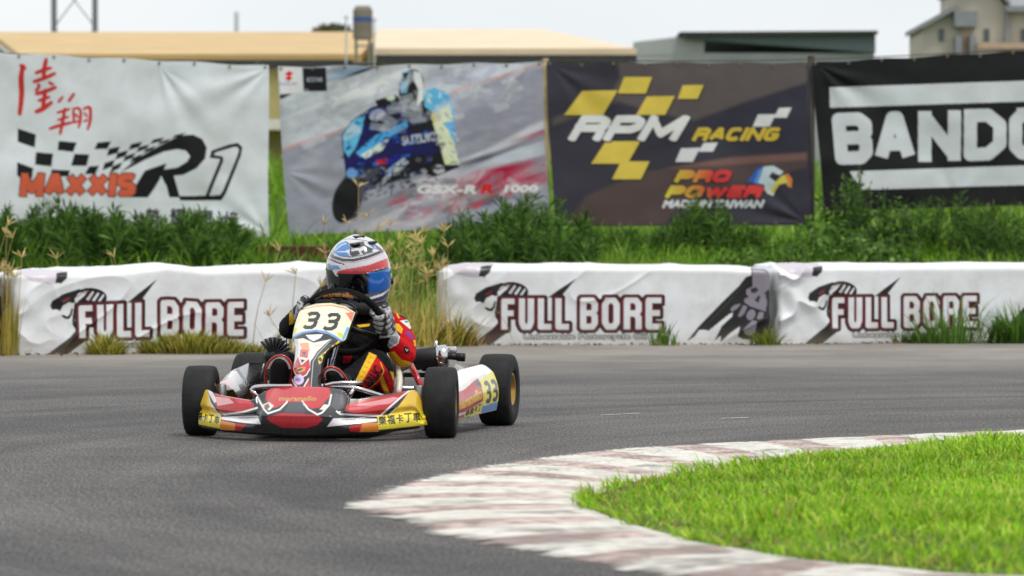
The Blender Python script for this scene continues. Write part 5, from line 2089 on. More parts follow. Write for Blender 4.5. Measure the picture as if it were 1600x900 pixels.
# --- side pods
for sx in (-1, 1):
    NY, NZ = 90, 80
    yv = np.linspace(.165, .735, NY)
    xo = np.interp(yv, [.165, .735], [.462, .522])
    zt_ = np.interp(yv, [.165, .30, .46, .735], [.198, .205, .232, .243])
    zb_ = np.interp(yv, [.165, .735], [.055, .068])
    rows = []
    for j, t in enumerate(np.linspace(0, 1, NZ)):
        if t < .72:
            k = t / .72
            x = xo + .010 * math.sin(math.pi * k) - .012 * k ** 3
            z = zb_ + (zt_ - .03 - zb_) * k
        else:
            k = (t - .72) / .28
            x = xo - .012 - .05 * k
            z = zt_ - .03 + .03 * math.sin(k * math.pi / 2)
        rows.append(np.stack([x * sx, yv, z], 1))
    gp = np.stack(rows, 1)
    fr = []
    for t in np.linspace(0, 1, 14)[::-1][:-1]:     # rounded nose
        q = gp[0].copy()
        q[:, 1] -= .05 * math.sin(t * math.pi / 2)
        q[:, 0] = q[:, 0] * (1 - .10 * (1 - math.cos(t * math.pi / 2)))
        cz = q[:, 2].mean()
        q[:, 2] = cz + (q[:, 2] - cz) * (1 - .5 * (1 - math.cos(t * math.pi / 2)))
        fr.append(q)
    gp = np.concatenate([np.array(fr), gp], 0)
    re = gp[-1:].copy()
    re[..., 0] -= sx * .10
    gp = np.concatenate([gp, re], 0)
    inn_ = gp[:, -1:].copy()
    inn_[..., 0] -= sx * .05
    inn_[..., 2] -= .07
    gp = np.concatenate([gp, inn_], 1)
    n1, n2 = gp.shape[:2]
    # side print, drawn flat: u along the pod (0..100), v height (0..40)
    a = Art(-10, 0, 110, 56, 9, (228, 226, 226))
    oA, oP = (0, 0) if sx > 0 else (37, -65)
    Q = lambda pts, o_=None: [(x + (oA if o_ is None else o_), y) for x, y in pts]
    if sx > 0:
        a.poly([(-10, 19), (30, 17), (62, 12), (66, 40), (40, 46), (-10, 50)], (188, 14, 24))
        a.poly([(-10, 50), (30, 47), (70, 40), (78, 36), (78, 44), (40, 51), (-10, 54)], WT_)
        a.poly([(-10, 53), (40, 50), (78, 43), (78, 56), (-10, 56)], (26, 26, 30))
        a.poly([(-10, 52.5), (25, 51), (22, 56), (-10, 56)], (206, 70, 44))
    else:
        a.poly([(110, 25), (70, 22.5), (38, 17), (34, 40), (60, 46), (110, 50)], (196, 26, 36))
        a.poly([(110, 50), (70, 47), (30, 40), (22, 36), (22, 44), (60, 51), (110, 54)], WT_)
        a.poly([(110, 53), (60, 50), (22, 43), (22, 56), (110, 56)], (26, 26, 30))
    a.text('maranello', 7 + oA, 27, 53, 12.5, (226, 178, 66), rot=-6 * sx, bold=.9)
    a.stroke(Q([(42, 41.5), (60, 38.5)]) if sx > 0 else [(40, 38.5), (58, 41.5)], 1.2, (30, 30, 32))
    a.poly(Q([(63, 15), (102, 8), (110, 8), (110, 56), (63, 56)], oP), (240, 226, 78))
    a.poly(Q([(63, 47), (110, 45), (110, 56), (63, 56)], oP), (90, 140, 206))
    if sx < 0:
        a.poly([(37, 0), (110, 0), (110, 16), (37, 16)], (228, 226, 226))
    m = a.bmask('33', 69 + oP, 17, 29, 28, 5.6, 2.4)
    a.put(m, (32, 32, 32))
    a.poly(Q([(24, 47), (63, 42), (63, 56), (24, 56)]) if sx > 0 else [(76, 47), (37, 42), (37, 56), (76, 56)], (236, 214, 64))
    for i, ch in enumerate('樂福卡丁'):
        a.text(ch, (27 if sx > 0 else 40) + i * 8.8, 46.2 - i * .8 * sx - (0 if sx > 0 else 2), 7.6, 8, (28, 28, 26), rot=-5 * sx, bold=.4)
    if sx > 0:
        a.poly([(52, 20), (56, 13), (64, 17), (63, 23)], (34, 34, 36))
    a.blur(2)
    U_ = (gp[..., 1] - .165) / .57 * 100
    ZT = np.interp(gp[..., 1], yv, zt_)
    ZB = np.interp(gp[..., 1], yv, zb_)
    V_ = (1 - (gp[..., 2] - ZB) / (ZT - ZB)) * 56
    top = (np.abs(gp[..., 0]) < np.interp(gp[..., 1], yv, xo) - .016)
    if sx < 0:
        cs = a.sample(100 - U_, V_)
        cs[top] = lin((228, 222, 224))
        nose = gp[..., 1] < .172
        cs[nose & (V_ < 24)] = lin((226, 206, 210))
        cs[nose & (V_ >= 30)] = lin((170, 26, 34))
    else:
        cs = a.sample(U_, V_)
        cs[top] = lin((232, 230, 230))
    cs[:, -1:] = lin((26, 26, 28))
    if sx < 0:
        b = Art(300, 540, 460, 660, 4, (24, 24, 26))
        b.poly(K6([(250, 285), (430, 272), (600, 285), (540, 338), (482, 345), (578, 385), (478, 452), (250, 452)]), (224, 220, 222))
        b.poly(K6([(250, 360), (470, 345), (530, 385), (470, 420), (250, 440)]), (226, 190, 196))
        b.poly(K6([(250, 452), (430, 455), (440, 500), (250, 500)]), (150, 24, 32))
        pj, qj = decal_sheet(gp.reshape(-1, 3), (-.46, .2, .15))
        bs = b.sample(pj, qj).reshape(gp.shape)
        inb = top | (gp[..., 1] < .168)
        inb[:, -1:] = True
        cs = np.where(inb[..., None], bs, cs)
    F_ = grid_faces(n1, n2)
    mesh('side_pod', gp.reshape(-1, 3), F_ if sx > 0 else F_[:, ::-1], M_DECAL, kart, np.clip(cs, 0, .9).reshape(-1, 3))
    mb = MB()
    mb.tube([(sx * .30, .30, .06), (sx * .42, .32, .09), (sx * .42, .62, .09), (sx * .28, .66, .06)], .009, 8, smooth=1)
    mb.build('pod_rail', M_CHROME, kart)

# --- seat
yy = np.linspace(0, 1, 26)
rows = []
for t in yy:
    y = .36 + .26 * t if t < .6 else .516 + .20 * (t - .6) / .4 + .02
    z = .062 - .012 * math.sin(min(t, .6) / .6 * math.pi) if t < .6 else .062 + ((t - .6) / .4) ** 1.0 * .22
    hw = .15 + .02 * math.sin(t * math.pi)
    lift = .05 + .09 * sstep(.05, .5, t) - .12 * sstep(.6, 1, t)
    row = []
    for u in np.linspace(-1, 1, 25):
        au = abs(u)
        x = hw * math.sin(u * math.pi / 2) ** 1 if au < .999 else hw * u
        up = lift * max(0, au - .45) ** 1.6 * 2.6
        fwd = -(.12 * max(0, au - .4) ** 1.5 * sstep(.55, .9, t) * 2)
        row.append((x, y + .04 + fwd, z + up))
    rows.append(row)
o = mesh('seat', np.array(rows).reshape(-1, 3), grid_faces(26, 25), mat('seat_shell', (186, 186, 182), .35, coat=.3), kart)
sd = o.modifiers.new('t', 'SOLIDIFY')
sd.thickness = .006
mb = MB()
mb.tube([KL(622, 616, .42), KL(625, 592, .46), KL(622, 577, .5)], [.012, .012, .010], 10, smooth=1)
mb.build('seat_bolster', mat('seat_edge', (214, 210, 198), .4), kart)
mb = MB()
mb.tube([KL(658, 604, .52), KL(640, 566, .64)], .012, 12)
mb.tube([(.25, .66, .05), KL(658, 604, .52)], .010, 10)
mb.build('seat_strut', M_REDT, kart)
mb = MB()
mb.box(KL(657, 606, .52), (.05, .03, .012))
mb.build('strut_bracket', M_ALU, kart, smooth=False)

# --- exhaust silencer
c0, c1 = KL(640, 563, .98), KL(697, 556, 1.0)
mb = MB()
ax_ = c1 - c0
ln_ = np.linalg.norm(ax_)
mb.lathe(c0, ax_, [(0, 0), (0, .030), (.006, .040), (.012, .0425), (ln_ - .014, .0425), (ln_ - .006, .040), (ln_, .034), (ln_, 0)], 32)
mb.build('silencer', M_BLKM, kart)
mb = MB()
u_ = ax_ / ln_
mb.lathe(c0 + u_ * (ln_ - .035), u_, [(0, .043), (0, .0445), (.036, .0445), (.044, .036), (.044, 0)], 28)
mb.box(c1 + np.array([.012, 0, .022]), (.06, .012, .03), bev=.004)
mb.box(c1 + np.array([-.04, 0, .035]), (.012, .012, .05))
mb.build('silencer_cap', M_CHROME, kart)
mb = MB()
mb.tube([c1, c1 + np.array([.05, .0, -.004])], .014, 14)
mb.tube([c1 + np.array([.045, 0, -.004]), c1 + np.array([.075, 0, -.006])], .017, 14)
mb.build('tail_pipe', M_BLKM, kart)
mb = MB()
mb.tube([c0, c0 + np.array([-.06, -.01, -.03]), (-.05, .86, .22), (-.16, .80, .20)], [.03, .026, .022, .018], 14, smooth=2)
mb.build('exhaust_pipe', M_ALU, kart)
mb = MB()
mb.tube([(.2, .95, .07), (.24, .98, .2), c0 + u_ * .05 + np.array([0, 0, -.04])], .008, 8)
mb.build('silencer_stay', M_BLKM, kart)

# --- engine on the right-hand side
ec = KL(436, 575, .70)
mb = MB()
mb.box(ec + np.array([.02, .02, -.10]), (.13, .16, .11), bev=.015)
mb.lathe(ec + np.array([.09, .02, -.10]), (1, 0, 0), [(0, 0), (0, .05), (.03, .05), (.04, .04), (.04, 0)], 24)
mb.build('engine', M_ALU, kart)
mb = MB()
eax = np.array([.18, -.35, 1.0])
eax /= np.linalg.norm(eax)
for k in range(8):
    mb.lathe(ec + np.array([.0, .02, -.05]) + eax * (k * .014), eax, [(0, .02), (0, .066 - .001 * k), (.006, .066 - .001 * k), (.006, .02)], 28)
mb.lathe(ec + np.array([.0, .02, -.06]), eax, [(0, .032), (.13, .032), (.14, .02), (.14, 0)], 20)
mb.build('cylinder_fins', M_BLKM, kart)
mb = MB()
f0 = KL(436, 552, .60)
for k in range(9):
    th = R(10 + k * 15)
    d = np.array([math.cos(th), .3, math.sin(th)])
    mb.box(f0 + np.array([-.02 + .05 * math.cos(th) * .9, 0, .045 * math.sin(th) - .01]), (.055, .05, .007), rot=Matrix.Rotation(-th, 3, 'Y'), bev=.0015)
mb.ball(f0 + np.array([-.02, .02, -.01]), (.045, .05, .04))
mb.build('intake_silencer', M_BLKPL, kart)
mb = MB()
mb.lathe(ec + np.array([.02, .02, .075]), eax, [(0, .009), (.02, .009), (.02, .006), (.045, .006), (.05, 0)], 10)
mb.build('spark_plug', M_CHROME, kart)
mb = MB()
mb.box((0, .20, .085), (.14, .10, .11), bev=.02)
mb.lathe((0, .20, .14), (0, 0, 1), [(0, .025), (.018, .025), (.02, .02), (.02, 0)], 16)
mb.build('fuel_tank', mat('tank_plastic', (120, 40, 36), .45), kart)
mb = MB()
mb.tube([(-.44, .99, .10), (-.40, 1.03, .10), (.40, 1.03, .10), (.44, .99, .10)], .010, 10, smooth=1)
mb.tube([(-.40, 1.03, .19), (.40, 1.03, .19)], .010, 10)
for sx in (-1, 1):
    mb.tube([(sx * .22, 1.0, .055), (sx * .22, 1.03, .19)], .008, 8)
mb.build('rear_bumper', M_BLKM, kart)
# ------------------------------------------------------------------ the driver
person = empty('person', (KO[0] + .62 * ks, KO[1] + .62 * kc, .05), -KT)
tag(person, 'driver in red, black and yellow race suit and helmet, hands on the steering wheel', 'person')
PO = np.array([0, .62, .05])
M_SUIT = painted('race_suit', .7, dirt=.12, dscale=9, bump=.5, bscale=34, spec=.10)


def J(px, py, Y):
    return KL(px, py, Y) - PO


pelv, belly, chest, neck = J(556, 634, .66), J(557, 590, .67), J(560, 535, .66), J(563, 494, .70)
shR, shL = J(619, 512, .67), J(503, 500, .72)
elR, elL = J(631, 556, .52), J(452, 512, .58)
wrR, wrL = J(607, 528, .435), J(468, 490, .46)
hpR, hpL = J(582, 632, .64), J(530, 630, .64)
knR, knL = J(586, 570, .30), J(447, 572, .30)
anR, anL = J(534, 601, .02), J(438, 597, .00)
mb = MB()


def limb(pts, rad, n=14):
    mb.tube(pts, rad, n, smooth=2)
    for p, r in zip((pts[0], pts[-1]), (rad[0], rad[-1])):
        mb.ball(p, r * .98, None, 14, 10)


limb([pelv, belly, chest, (chest + neck) / 2, neck], [.105, .105, .115, .085, .05])
for sx in (-1, 1):
    mb.ball(pelv * .5 + chest * .5 + np.array([sx * .05, .0, .0]), (.085, .085, .13))
    mb.ball(chest + np.array([sx * .06, 0, .02]), (.075, .08, .085))
limb([shL, (shL + shR) / 2 + np.array([0, .01, .02]), shR], [.052, .07, .052])
limb([shR, shR * .5 + elR * .5 + np.array([.012, 0, .0]), elR], [.054, .052, .046])
limb([elR, (elR + wrR) / 2, wrR], [.046, .043, .034])
limb([shL, (shL + elL) / 2, elL], [.054, .05, .044])
limb([elL, (elL + wrL) / 2, wrL], [.044, .04, .034])
limb([hpR, (hpR + knR) / 2 + np.array([.012, 0, .012]), knR], [.085, .072, .058])
limb([knR, (knR + anR) / 2 + np.array([0, .01, -.004]), anR], [.057, .052, .036])
limb([hpL, (hpL + knL) / 2 + np.array([-.012, 0, .012]), knL], [.085, .072, .056])
limb([knL, (knL + anL) / 2, anL], [.055, .05, .036])
mb.ball(neck + np.array([0, 0, .05]), (.05, .05, .07))
body = fuse('body', mb, .0065, M_SUIT, person, 6, subdiv=1)
V = co_of(body)
# cloth folds
vs = V + PO
nn = np.zeros(len(V) * 3, np.float32)
body.data.vertices.foreach_get('normal', nn)
nn = nn.reshape(-1, 3)
fold = (fbm(vs[:, 0] * 22 + vs[:, 2] * 30, vs[:, 1] * 14 + vs[:, 2] * 12, 61, 3) - .5)
V = V + nn * (fold * .011)[:, None]
body.data.vertices.foreach_set('co', V.astype(np.float32).ravel())
body.data.update()
a = Art(410, 440, 670, 650, 6.0, (14, 14, 17))
K5 = lambda p: sc(p, 160 / 900, 540, 480)
SR = (190, 18, 26)
SY = (226, 178, 44)
a.poly(K5([(360, 60), (430, 20), (480, 60), (560, 110), (640, 150), (660, 420), (610, 470), (540, 500), (470, 470), (380, 380), (470, 300), (480, 240), (420, 170)]), SR)
a.poly(K5([(425, -10), (530, 40), (620, 110), (600, 180), (560, 120), (500, 88), (455, 60)]), (26, 26, 30))
a.poly(K5([(440, 30), (470, 66), (480, 100), (462, 92)]), SY)
a.poly(K5([(405, 140), (470, 146), (504, 190), (492, 235), (440, 196)]), SY)
a.poly(K5([(480, 118), (550, 108), (596, 176), (566, 190)]), (226, 226, 226))
a.poly(K5([(520, 118), (548, 116), (556, 134), (530, 138)]), (70, 150, 120))
a.poly(K5([(518, 215), (560, 212), (606, 295), (570, 278)]), (110, 66, 150))
a.poly(K5([(596, 290), (660, 300), (660, 345), (606, 345)]), SY)
a.ell(*K5([(532, 378)])[0], 4.6, 6, (24, 24, 28), -20)
a.stroke(K5([(524, 365), (534, 388), (546, 372)]), 1.2, (226, 226, 226))
a.poly(K5([(370, 398), (425, 392), (490, 464), (580, 486), (590, 540), (480, 550), (420, 480)]), SY)
a.poly(K5([(400, 230), (440, 205), (474, 260), (462, 322), (385, 368), (365, 340)]), (150, 150, 154))
a.stroke(K5([(440, 210), (470, 262), (456, 318), (384, 362)]), 1.6, (214, 214, 214))
a.poly(K5([(98, 155), (215, 143), (210, 166), (120, 178)]), SY)
a.poly(K5([(104, 204), (150, 200), (222, 245), (190, 248)]), (226, 140, 60))
a.poly(K5([(-20, 420), (62, 420), (40, 482), (-20, 492)]), (150, 22, 34))
# leg nearest the lawn
a.poly(K5([(262, 430), (330, 500), (430, 660), (470, 760), (420, 800), (330, 800), (150, 700), (140, 660)]), SR)
a.poly(K5([(205, 395), (270, 425), (130, 672), (85, 640)]), SY)
for k in range(5):
    (x, y), = K5([(222 - k * 22, 440 + k * 40)])
    a.stroke([(x - 3, y - 1), (x + 2, y + 1.6)], .9, (150, 110, 40))
m = a.tmask('BRUC', *K5([(150, 562)])[0], 32, 15, rot=-57)
a.put(a.dil(m, .7), (24, 22, 26))
a.poly(K5([(290, 620), (320, 600), (400, 790), (350, 800), (330, 720)]), SY)
a.poly(K5([(250, 690), (295, 670), (340, 780), (240, 800)]), (26, 26, 30))
a.stroke(K5([(200, 720), (300, 630), (330, 560), (300, 480)]), 1.6, SY)
a.poly(K5([(380, 560), (440, 580), (460, 650), (420, 650)]), SY)
a.poly(K5([(420, 640), (470, 640), (480, 760), (430, 740)]), SR)
# far sleeve
a.poly([(452, 488), (462, 484), (460, 505), (452, 508)], SY)
a.poly([(440, 500), (452, 497), (450, 520), (432, 530)], (40, 38, 40))
a.poly([(410, 540), (470, 540), (470, 556), (410, 556)], (30, 30, 34))
a.blur(3)
px_, py_ = decal_sheet(V + PO, (0, .5, .3))
cs = a.sample(px_, py_)
back = (V[:, 1] + PO[1] > .735)
cs[back] = lin(SR) * .9
body_cols = np.clip(cs, 0, .9)
setcols(body.data, body_cols)

# --- helmet
HC = KL(560, 425, .70)
fw = np.array([math.sin(R(24)), -math.cos(R(24))])
hf = np.array([fw[0] * kc - fw[1] * ks, fw[0] * ks + fw[1] * kc, -.06])
hf /= np.linalg.norm(hf)
hu = np.array([-.12, 0, 1.0])
hu = hu - hf * (hu @ hf)
hu /= np.linalg.norm(hu)
hs = np.cross(hu, hf)
nth, nph = 200, 150
TH, PH = np.meshgrid(np.linspace(0, 2 * np.pi, nth, endpoint=False), np.linspace(-1.18, np.pi / 2, nph), indexing='ij')
cph = np.where(PH < 0, np.cos(PH) ** .55, np.cos(PH))
dx, dy, dz = np.cos(TH) * cph, np.sin(TH) * cph, np.sin(PH)
low = sstep(.1, -.7, dz)
ra, rb = .124 - .004 * low, .142 + .0 * low
rc_ = np.where(dz > 0, .142, .162)
fx, fy, fz = dx * ra, dy * rb, dz * rc_
frontness = np.clip(dy, 0, 1)
fy = fy + .016 * frontness ** 2 * sstep(-.42, -.68, dz) * sstep(-.98, -.8, dz)         # chin bar
fy = fy - .006 * frontness ** 3 * np.exp(-((dz + .28) / .2) ** 2)                  # eye port sits a little back
fy = fy - .018 * np.clip(-dy, 0, 1) * sstep(-.1, -.8, dz)
ridge = np.exp(-((dx) / .16) ** 2) * sstep(.35, .8, dz) * .004
fz = fz + ridge
hv = HC - PO + fx[..., None] * hs + fy[..., None] * hf + fz[..., None] * hu
a = Art(495, 355, 630, 500, 9.0, (204, 204, 210))
Kh = lambda p: sc(p, 150 / 900, 490, 350)
DK = (40, 39, 46)
a.poly(Kh([(185, 262), (230, 186), (300, 160), (356, 232), (300, 250), (348, 312), (240, 302)]), (64, 132, 200))
a.stroke(Kh([(200, 250), (260, 200), (310, 180)]), 1.2, (206, 222, 236))
a.stroke(Kh([(220, 262), (330, 262)]), 1.4, WT_)
a.stroke(Kh([(130, 290), (210, 190), (300, 130)]), 1.3, (190, 110, 124))
a.poly(Kh([(345, 205), (400, 172), (470, 165), (482, 200), (430, 228), (370, 226)]), (70, 70, 76))
a.poly(Kh([(372, 210), (430, 196), (455, 206), (400, 226)]), DK)
a.poly(Kh([(340, 262), (420, 250), (440, 285), (370, 308), (345, 296)]), (48, 47, 54))
a.poly(Kh([(440, 262), (500, 222), (556, 232), (546, 262), (470, 290)]), (60, 59, 64))
a.poly(Kh([(496, 172), (545, 186), (606, 245), (560, 236)]), (90, 150, 206))
a.stroke(Kh([(500, 160), (600, 240), (640, 262)]), 1.0, (190, 110, 124))
a.poly(Kh([(120, 240), (175, 200), (200, 262), (190, 300), (120, 262)]), (150, 152, 160))
a.poly(Kh([(560, 180), (620, 220), (660, 250), (640, 262), (590, 230)]), (60, 60, 70))
a.stroke(Kh([(250, 150), (330, 140), (430, 150), (500, 160)]), 1.4, (120, 122, 130))
a.stroke(Kh([(300, 165), (350, 200), (345, 290)]), 1.6, DK)
a.stroke(Kh([(470, 200), (520, 226), (560, 240)]), 2.0, DK)
a.stroke(Kh([(250, 300), (350, 312), (450, 296), (560, 262)]), 1.8, (90, 96, 110))
a.stroke(Kh([(120, 262), (190, 312), (280, 340), (380, 340), (500, 312), (600, 274), (680, 236)]), 4.6, DK)
a.stroke(Kh([(120, 290), (190, 336), (290, 364), (390, 362), (510, 334), (610, 294), (690, 254)]), 1.1, (190, 110, 124))
a.stroke(Kh([(130, 322), (220, 360), (290, 384)]), 2.6, DK)
a.poly(Kh([(60, 375), (150, 372), (215, 470), (270, 492), (400, 488), (700, 400), (760, 560), (700, 640), (560, 690), (300, 740), (60, 740)]), (24, 25, 32))
a.poly(Kh([(140, 386), (232, 392), (258, 428), (170, 424)]), (60, 126, 190))
a.poly(Kh([(174, 430), (230, 452), (250, 498), (206, 484)]), WT_)
a.stroke(Kh([(200, 372), (270, 384), (300, 424)]), 1.3, WT_)
a.poly(Kh([(235, 440), (300, 424), (400, 409), (520, 384), (700, 318), (700, 402), (600, 424), (500, 460), (380, 487), (265, 492), (212, 472)]), (200, 30, 40))
for k in range(9):
    (x, y), = Kh([(382 + k * 27, 444 - k * 5.2)])
    a.stroke([(x, y - 2.6), (x + 1.2, y + 2.6)], .8, (110, 30, 40))
    a.stroke([(x + 1.2, y + .3), (x + 2.8, y - 2.2)], .7, (110, 30, 40))
a.poly(Kh([(510, 690), (740, 600), (790, 760), (640, 900), (330, 900), (320, 740)]), (34, 44, 84))
a.stroke(Kh([(520, 700), (640, 662), (760, 570)]), 3.4, (206, 208, 214))
a.stroke(Kh([(560, 740), (650, 712), (740, 660)]), 2.4, (120, 124, 136))
a.poly(Kh([(330, 715), (430, 720), (500, 790), (440, 800), (340, 745)]), (50, 96, 170))
a.stroke(Kh([(600, 830), (680, 808), (760, 750)]), 2.6, (150, 150, 156))
a.poly(Kh([(440, 800), (640, 800), (640, 900), (400, 900)]), (26, 27, 34))
a.blur(3)
px_, py_ = decal_sheet(hv.reshape(-1, 3) + PO, HC)
hel = mesh('helmet', hv.reshape(-1, 3), grid_faces(nth, nph, True), painted('helmet_shell', .18, dirt=.05, coat=1.0, dscale=20), person, a.sample(px_, py_))
# visor: the part of the same curve in front of the eyes, standing proud
lon = np.arctan2(dx, dy)
vis_u = np.linspace(-1.10, 1.10, 90)
vis_v = np.linspace(-1, 1, 40)
vp = []
for u in vis_u:
    for v in vis_v:
        hi = .05 + .03 * (u / 1.18) ** 2
        lo = -.47 + .12 * (u / 1.18) ** 2
        ph = lo + (hi - lo) * (v + 1) / 2
        x, y, z = math.sin(u) * max(0, math.cos(ph)) ** .55 * .1240, math.cos(u) * max(0, math.cos(ph)) ** .55 * .1440, math.sin(ph) * .160
        vp.append(HC - PO + x * hs + y * hf + z * hu)
vp = np.array(vp)
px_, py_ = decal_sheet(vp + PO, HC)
blue_sheen = sstep(572, 580, px_)  # blue reflection on the dark visor, painted into the colour of its right part
cols = lin((10, 11, 16)) * (1 - blue_sheen[:, None]) + lin((24, 104, 206)) * blue_sheen[:, None]
vis = mesh('visor', vp, grid_faces(90, 40), painted('visor_tint_sheen', .08, metal=.25, dirt=.03, coat=1.0), hel, cols)
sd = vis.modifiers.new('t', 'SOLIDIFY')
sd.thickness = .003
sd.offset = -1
for sgn in (-1, 1):
    mb = MB()
    c = HC - PO + hs * sgn * .123 + hf * .03 - hu * .045
    mb.lathe(c, hs * sgn, [(-.004, .016), (.003, .014), (.005, .009), (.006, 0)], 20)
    mb.build('visor_pivot', M_BLKPL, hel)
for (o1, o2) in ((-.035, .075), (.035, .075)):
    mb = MB()
    c = HC - PO + hs * o1 + hf * o2 + hu * .116
    mb.box(c, (.035, .03, .010), rot=np.stack([hs, hf, hu], 1), bev=.004)
    mb.build('vent', M_BLKPL, hel)
mb = MB()
c = HC - PO + hf * .03 + hu * .139
mb.box(c, (.04, .035, .010), rot=np.stack([hs, hf, hu], 1), bev=.004)
mb.build('vent', M_BLKPL, hel)
# neck brace
mb = MB()
mb.col = lin((26, 26, 28))
nb_ = neck + np.array([.0, -.01, .035])
mb.ring(nb_, (0, 0, 1), .085, .030, 40, 14)
o = mb.build('neck_brace', painted('neck_brace_foam', .75, dirt=.1, bump=.3), person)
cc = np.tile(lin((26, 26, 28)), (len(o.data.vertices), 1))
vv_ = co_of(o)
px_, py_ = decal_sheet(vv_ + PO, HC)
cc[(px_ > 608) & (vv_[:, 2] > nb_[2] - .01)] = lin((226, 104, 44))
setcols(o.data, cc)

# --- gloves round the rim
M_GLOVE = painted('glove_leather', .6, dirt=.15, dscale=40, bump=.4, bscale=90)


def make_glove(ang, wrist, flip):
    out = math.cos(R(ang)) * np.array([1.0, 0, 0]) + math.sin(R(ang)) * SWU
    T = np.cross(SWN, out)
    T = T if T[2] > 0 else -T
    C = SWC + out * SWR - PO
    p = lambda o_, n_, s_: C + out * (o_ * .92 - .004) + SWN * n_ + T * s_
    mb = MB()
    mb.col = None
    for i, s_ in enumerate((-.033, -.011, .011, .033)):
        L_ = (.92, 1.0, 1.02, .95)[i]
        mb.tube([p(.018, .040, s_ * .9), p(.036, .016, s_), p(.034 * L_, -.014, s_), p(.010, -.030 * L_, s_ * .98), p(-.016 * L_, -.020, s_ * .95)], [.0135, .0132, .0125, .0112, .009], 12, smooth=2)
        mb.ball(p(.036, .014, s_), .0142, None, 10, 8)
        mb.ball(p(-.016 * L_, -.020, s_ * .95), .009, None, 10, 8)
    mb.tube([p(.0, .042, .018), p(-.026, .024, .034), p(-.030, -.002, .042), p(-.018, -.018, .046)], [.016, .0135, .012, .010], 12, smooth=2)
    mb.ball(p(-.018, -.018, .046), .010, None, 10, 8)
    mb.tube([p(.020, .034, -.030), p(.020, .034, .030)], [.022, .022], 14)
    mb.ball(p(.020, .034, -.030), .022)
    mb.ball(p(.020, .034, .030), .022)
    mb.tube([p(.014, .044, 0), (p(.014, .05, 0) + wrist) / 2, wrist], [.030, .031, .035], 16, smooth=1)
    g = fuse('glove', mb, .0034, M_GLOVE, person, 3)
    v = co_of(g)
    rel = v - C
    s_, n_, o_ = rel @ T, rel @ SWN, rel @ out
    col = np.tile(lin((176, 176, 180)), (len(v), 1))
    pat = fbm(v[:, 0] * 60 + v[:, 1] * 30, v[:, 2] * 60 + v[:, 1] * 40, 71, 2)
    col[pat > .56] = lin((52, 52, 56))
    col[np.abs((s_ + .048) % .024 - .012) > .0098] = lin((38, 38, 42))
    col[(n_ > .034) & (pat < .5)] = lin((44, 44, 48))
    d = np.linalg.norm(v - wrist, axis=1)
    col[d < .035] = lin((176, 176, 178))
    col[d < .022] = lin((30, 30, 34))
    setcols(g.data, col)
    return g


make_glove(2, wrR, 1)
make_glove(164, wrL, -1)

# --- boots on the pedals, soles towards the front
M_BOOT = mat('black_boot', (17, 17, 19), .6, var=.2, spec=.25)
for an, toe, wf in ((anR, J(521, 583, -.07), 1.0), (anL, J(438, 566, -.09), 1.22)):
    heel = an + np.array([0, -.035, -.022])
    mb = MB()
    ball_ = heel * .35 + toe * .65 + np.array([0, .01, 0])
    mb.tube([an + np.array([0, .02, .02]), an, heel], [.038, .04, .034], 14, smooth=1)
    mb.ball(heel, (.034, .030, .034))
    mb.tube([heel, ball_, toe], [.034, .040, .030], 16, smooth=1)
    mb.ball(toe, (.031, .028, .026))
    mb.tube([an, ball_], [.036, .036], 12)
    b_ = fuse('boot', mb, .0045, M_BOOT, person, 4)
    mb = MB()
    mid_ = (heel + toe) / 2
    ax = toe - heel
    L_ = np.linalg.norm(ax)
    ax = ax / L_
    rt_ = np.array([1.0, 0, 0])
    pts = []
    for k in range(30):
        t = 2 * np.pi * k / 30
        w_ = .041 * wf * (1 + .10 * math.sin(t))
        pts.append(mid_ + ax * math.sin(t) * (L_ / 2 + .030) + rt_ * math.cos(t) * w_ + np.array([0, -.010, 0]))
    pts.append(pts[0])
    mb.tube(pts, .0045, 8, cap=False)
    mb.build('piping', M_REDT, b_)
    mb = MB()
    mb.tube([q_ * .86 + mid_ * .14 for q_ in np.array(pts)[2:14]], .006, 8, smooth=1)
    mb.build('boot_trim', mat('white_trim', (206, 204, 202), .5), b_)
# ------------------------------------------------------------------ weeds and shrubs, each clump a thing of its own
def upright_clump(name, label, cat, group, c, rx, ry, n, h, wid, pal, lean=(.1, .6), seed=0, mt=None, prof=None, jit=.2):
    rg = np.random.default_rng(seed)
    t = empty(name, (c[0], c[1], float(ground_z(c[0], c[1])) if c[1] > float(edge_y(c[0])) else 0.0))
    tag(t, label, cat, group)
    a_, r_ = rg.uniform(0, 2 * np.pi, n), rg.random(n) ** .6
    x, y = np.cos(a_) * r_ * rx, np.sin(a_) * r_ * ry
    gz = np.where(c[1] + y > edge_y(c[0] + x), ground_z(c[0] + x, c[1] + y), 0.0)
    gz = np.maximum(gz, 0.0) - t.location.z
    hh = h * rg.uniform(.45, 1.05, n) * (1.05 - .55 * r_)
    if prof is not None:
        hh = h * rg.uniform(.6, 1.0, n) * prof(x / rx)
    V, q = blades(np.column_stack([x, y, gz - .01]), hh, rg.uniform(*wid, n), np.where(rg.random(n) < .6, a_, rg.uniform(0, 6.28, n)), rg.uniform(*lean, n), rg)
    mesh('blades', V, q, mt or M_GRASS, t, ccol(n, pal, rg, 8, jit))
    return t, rg


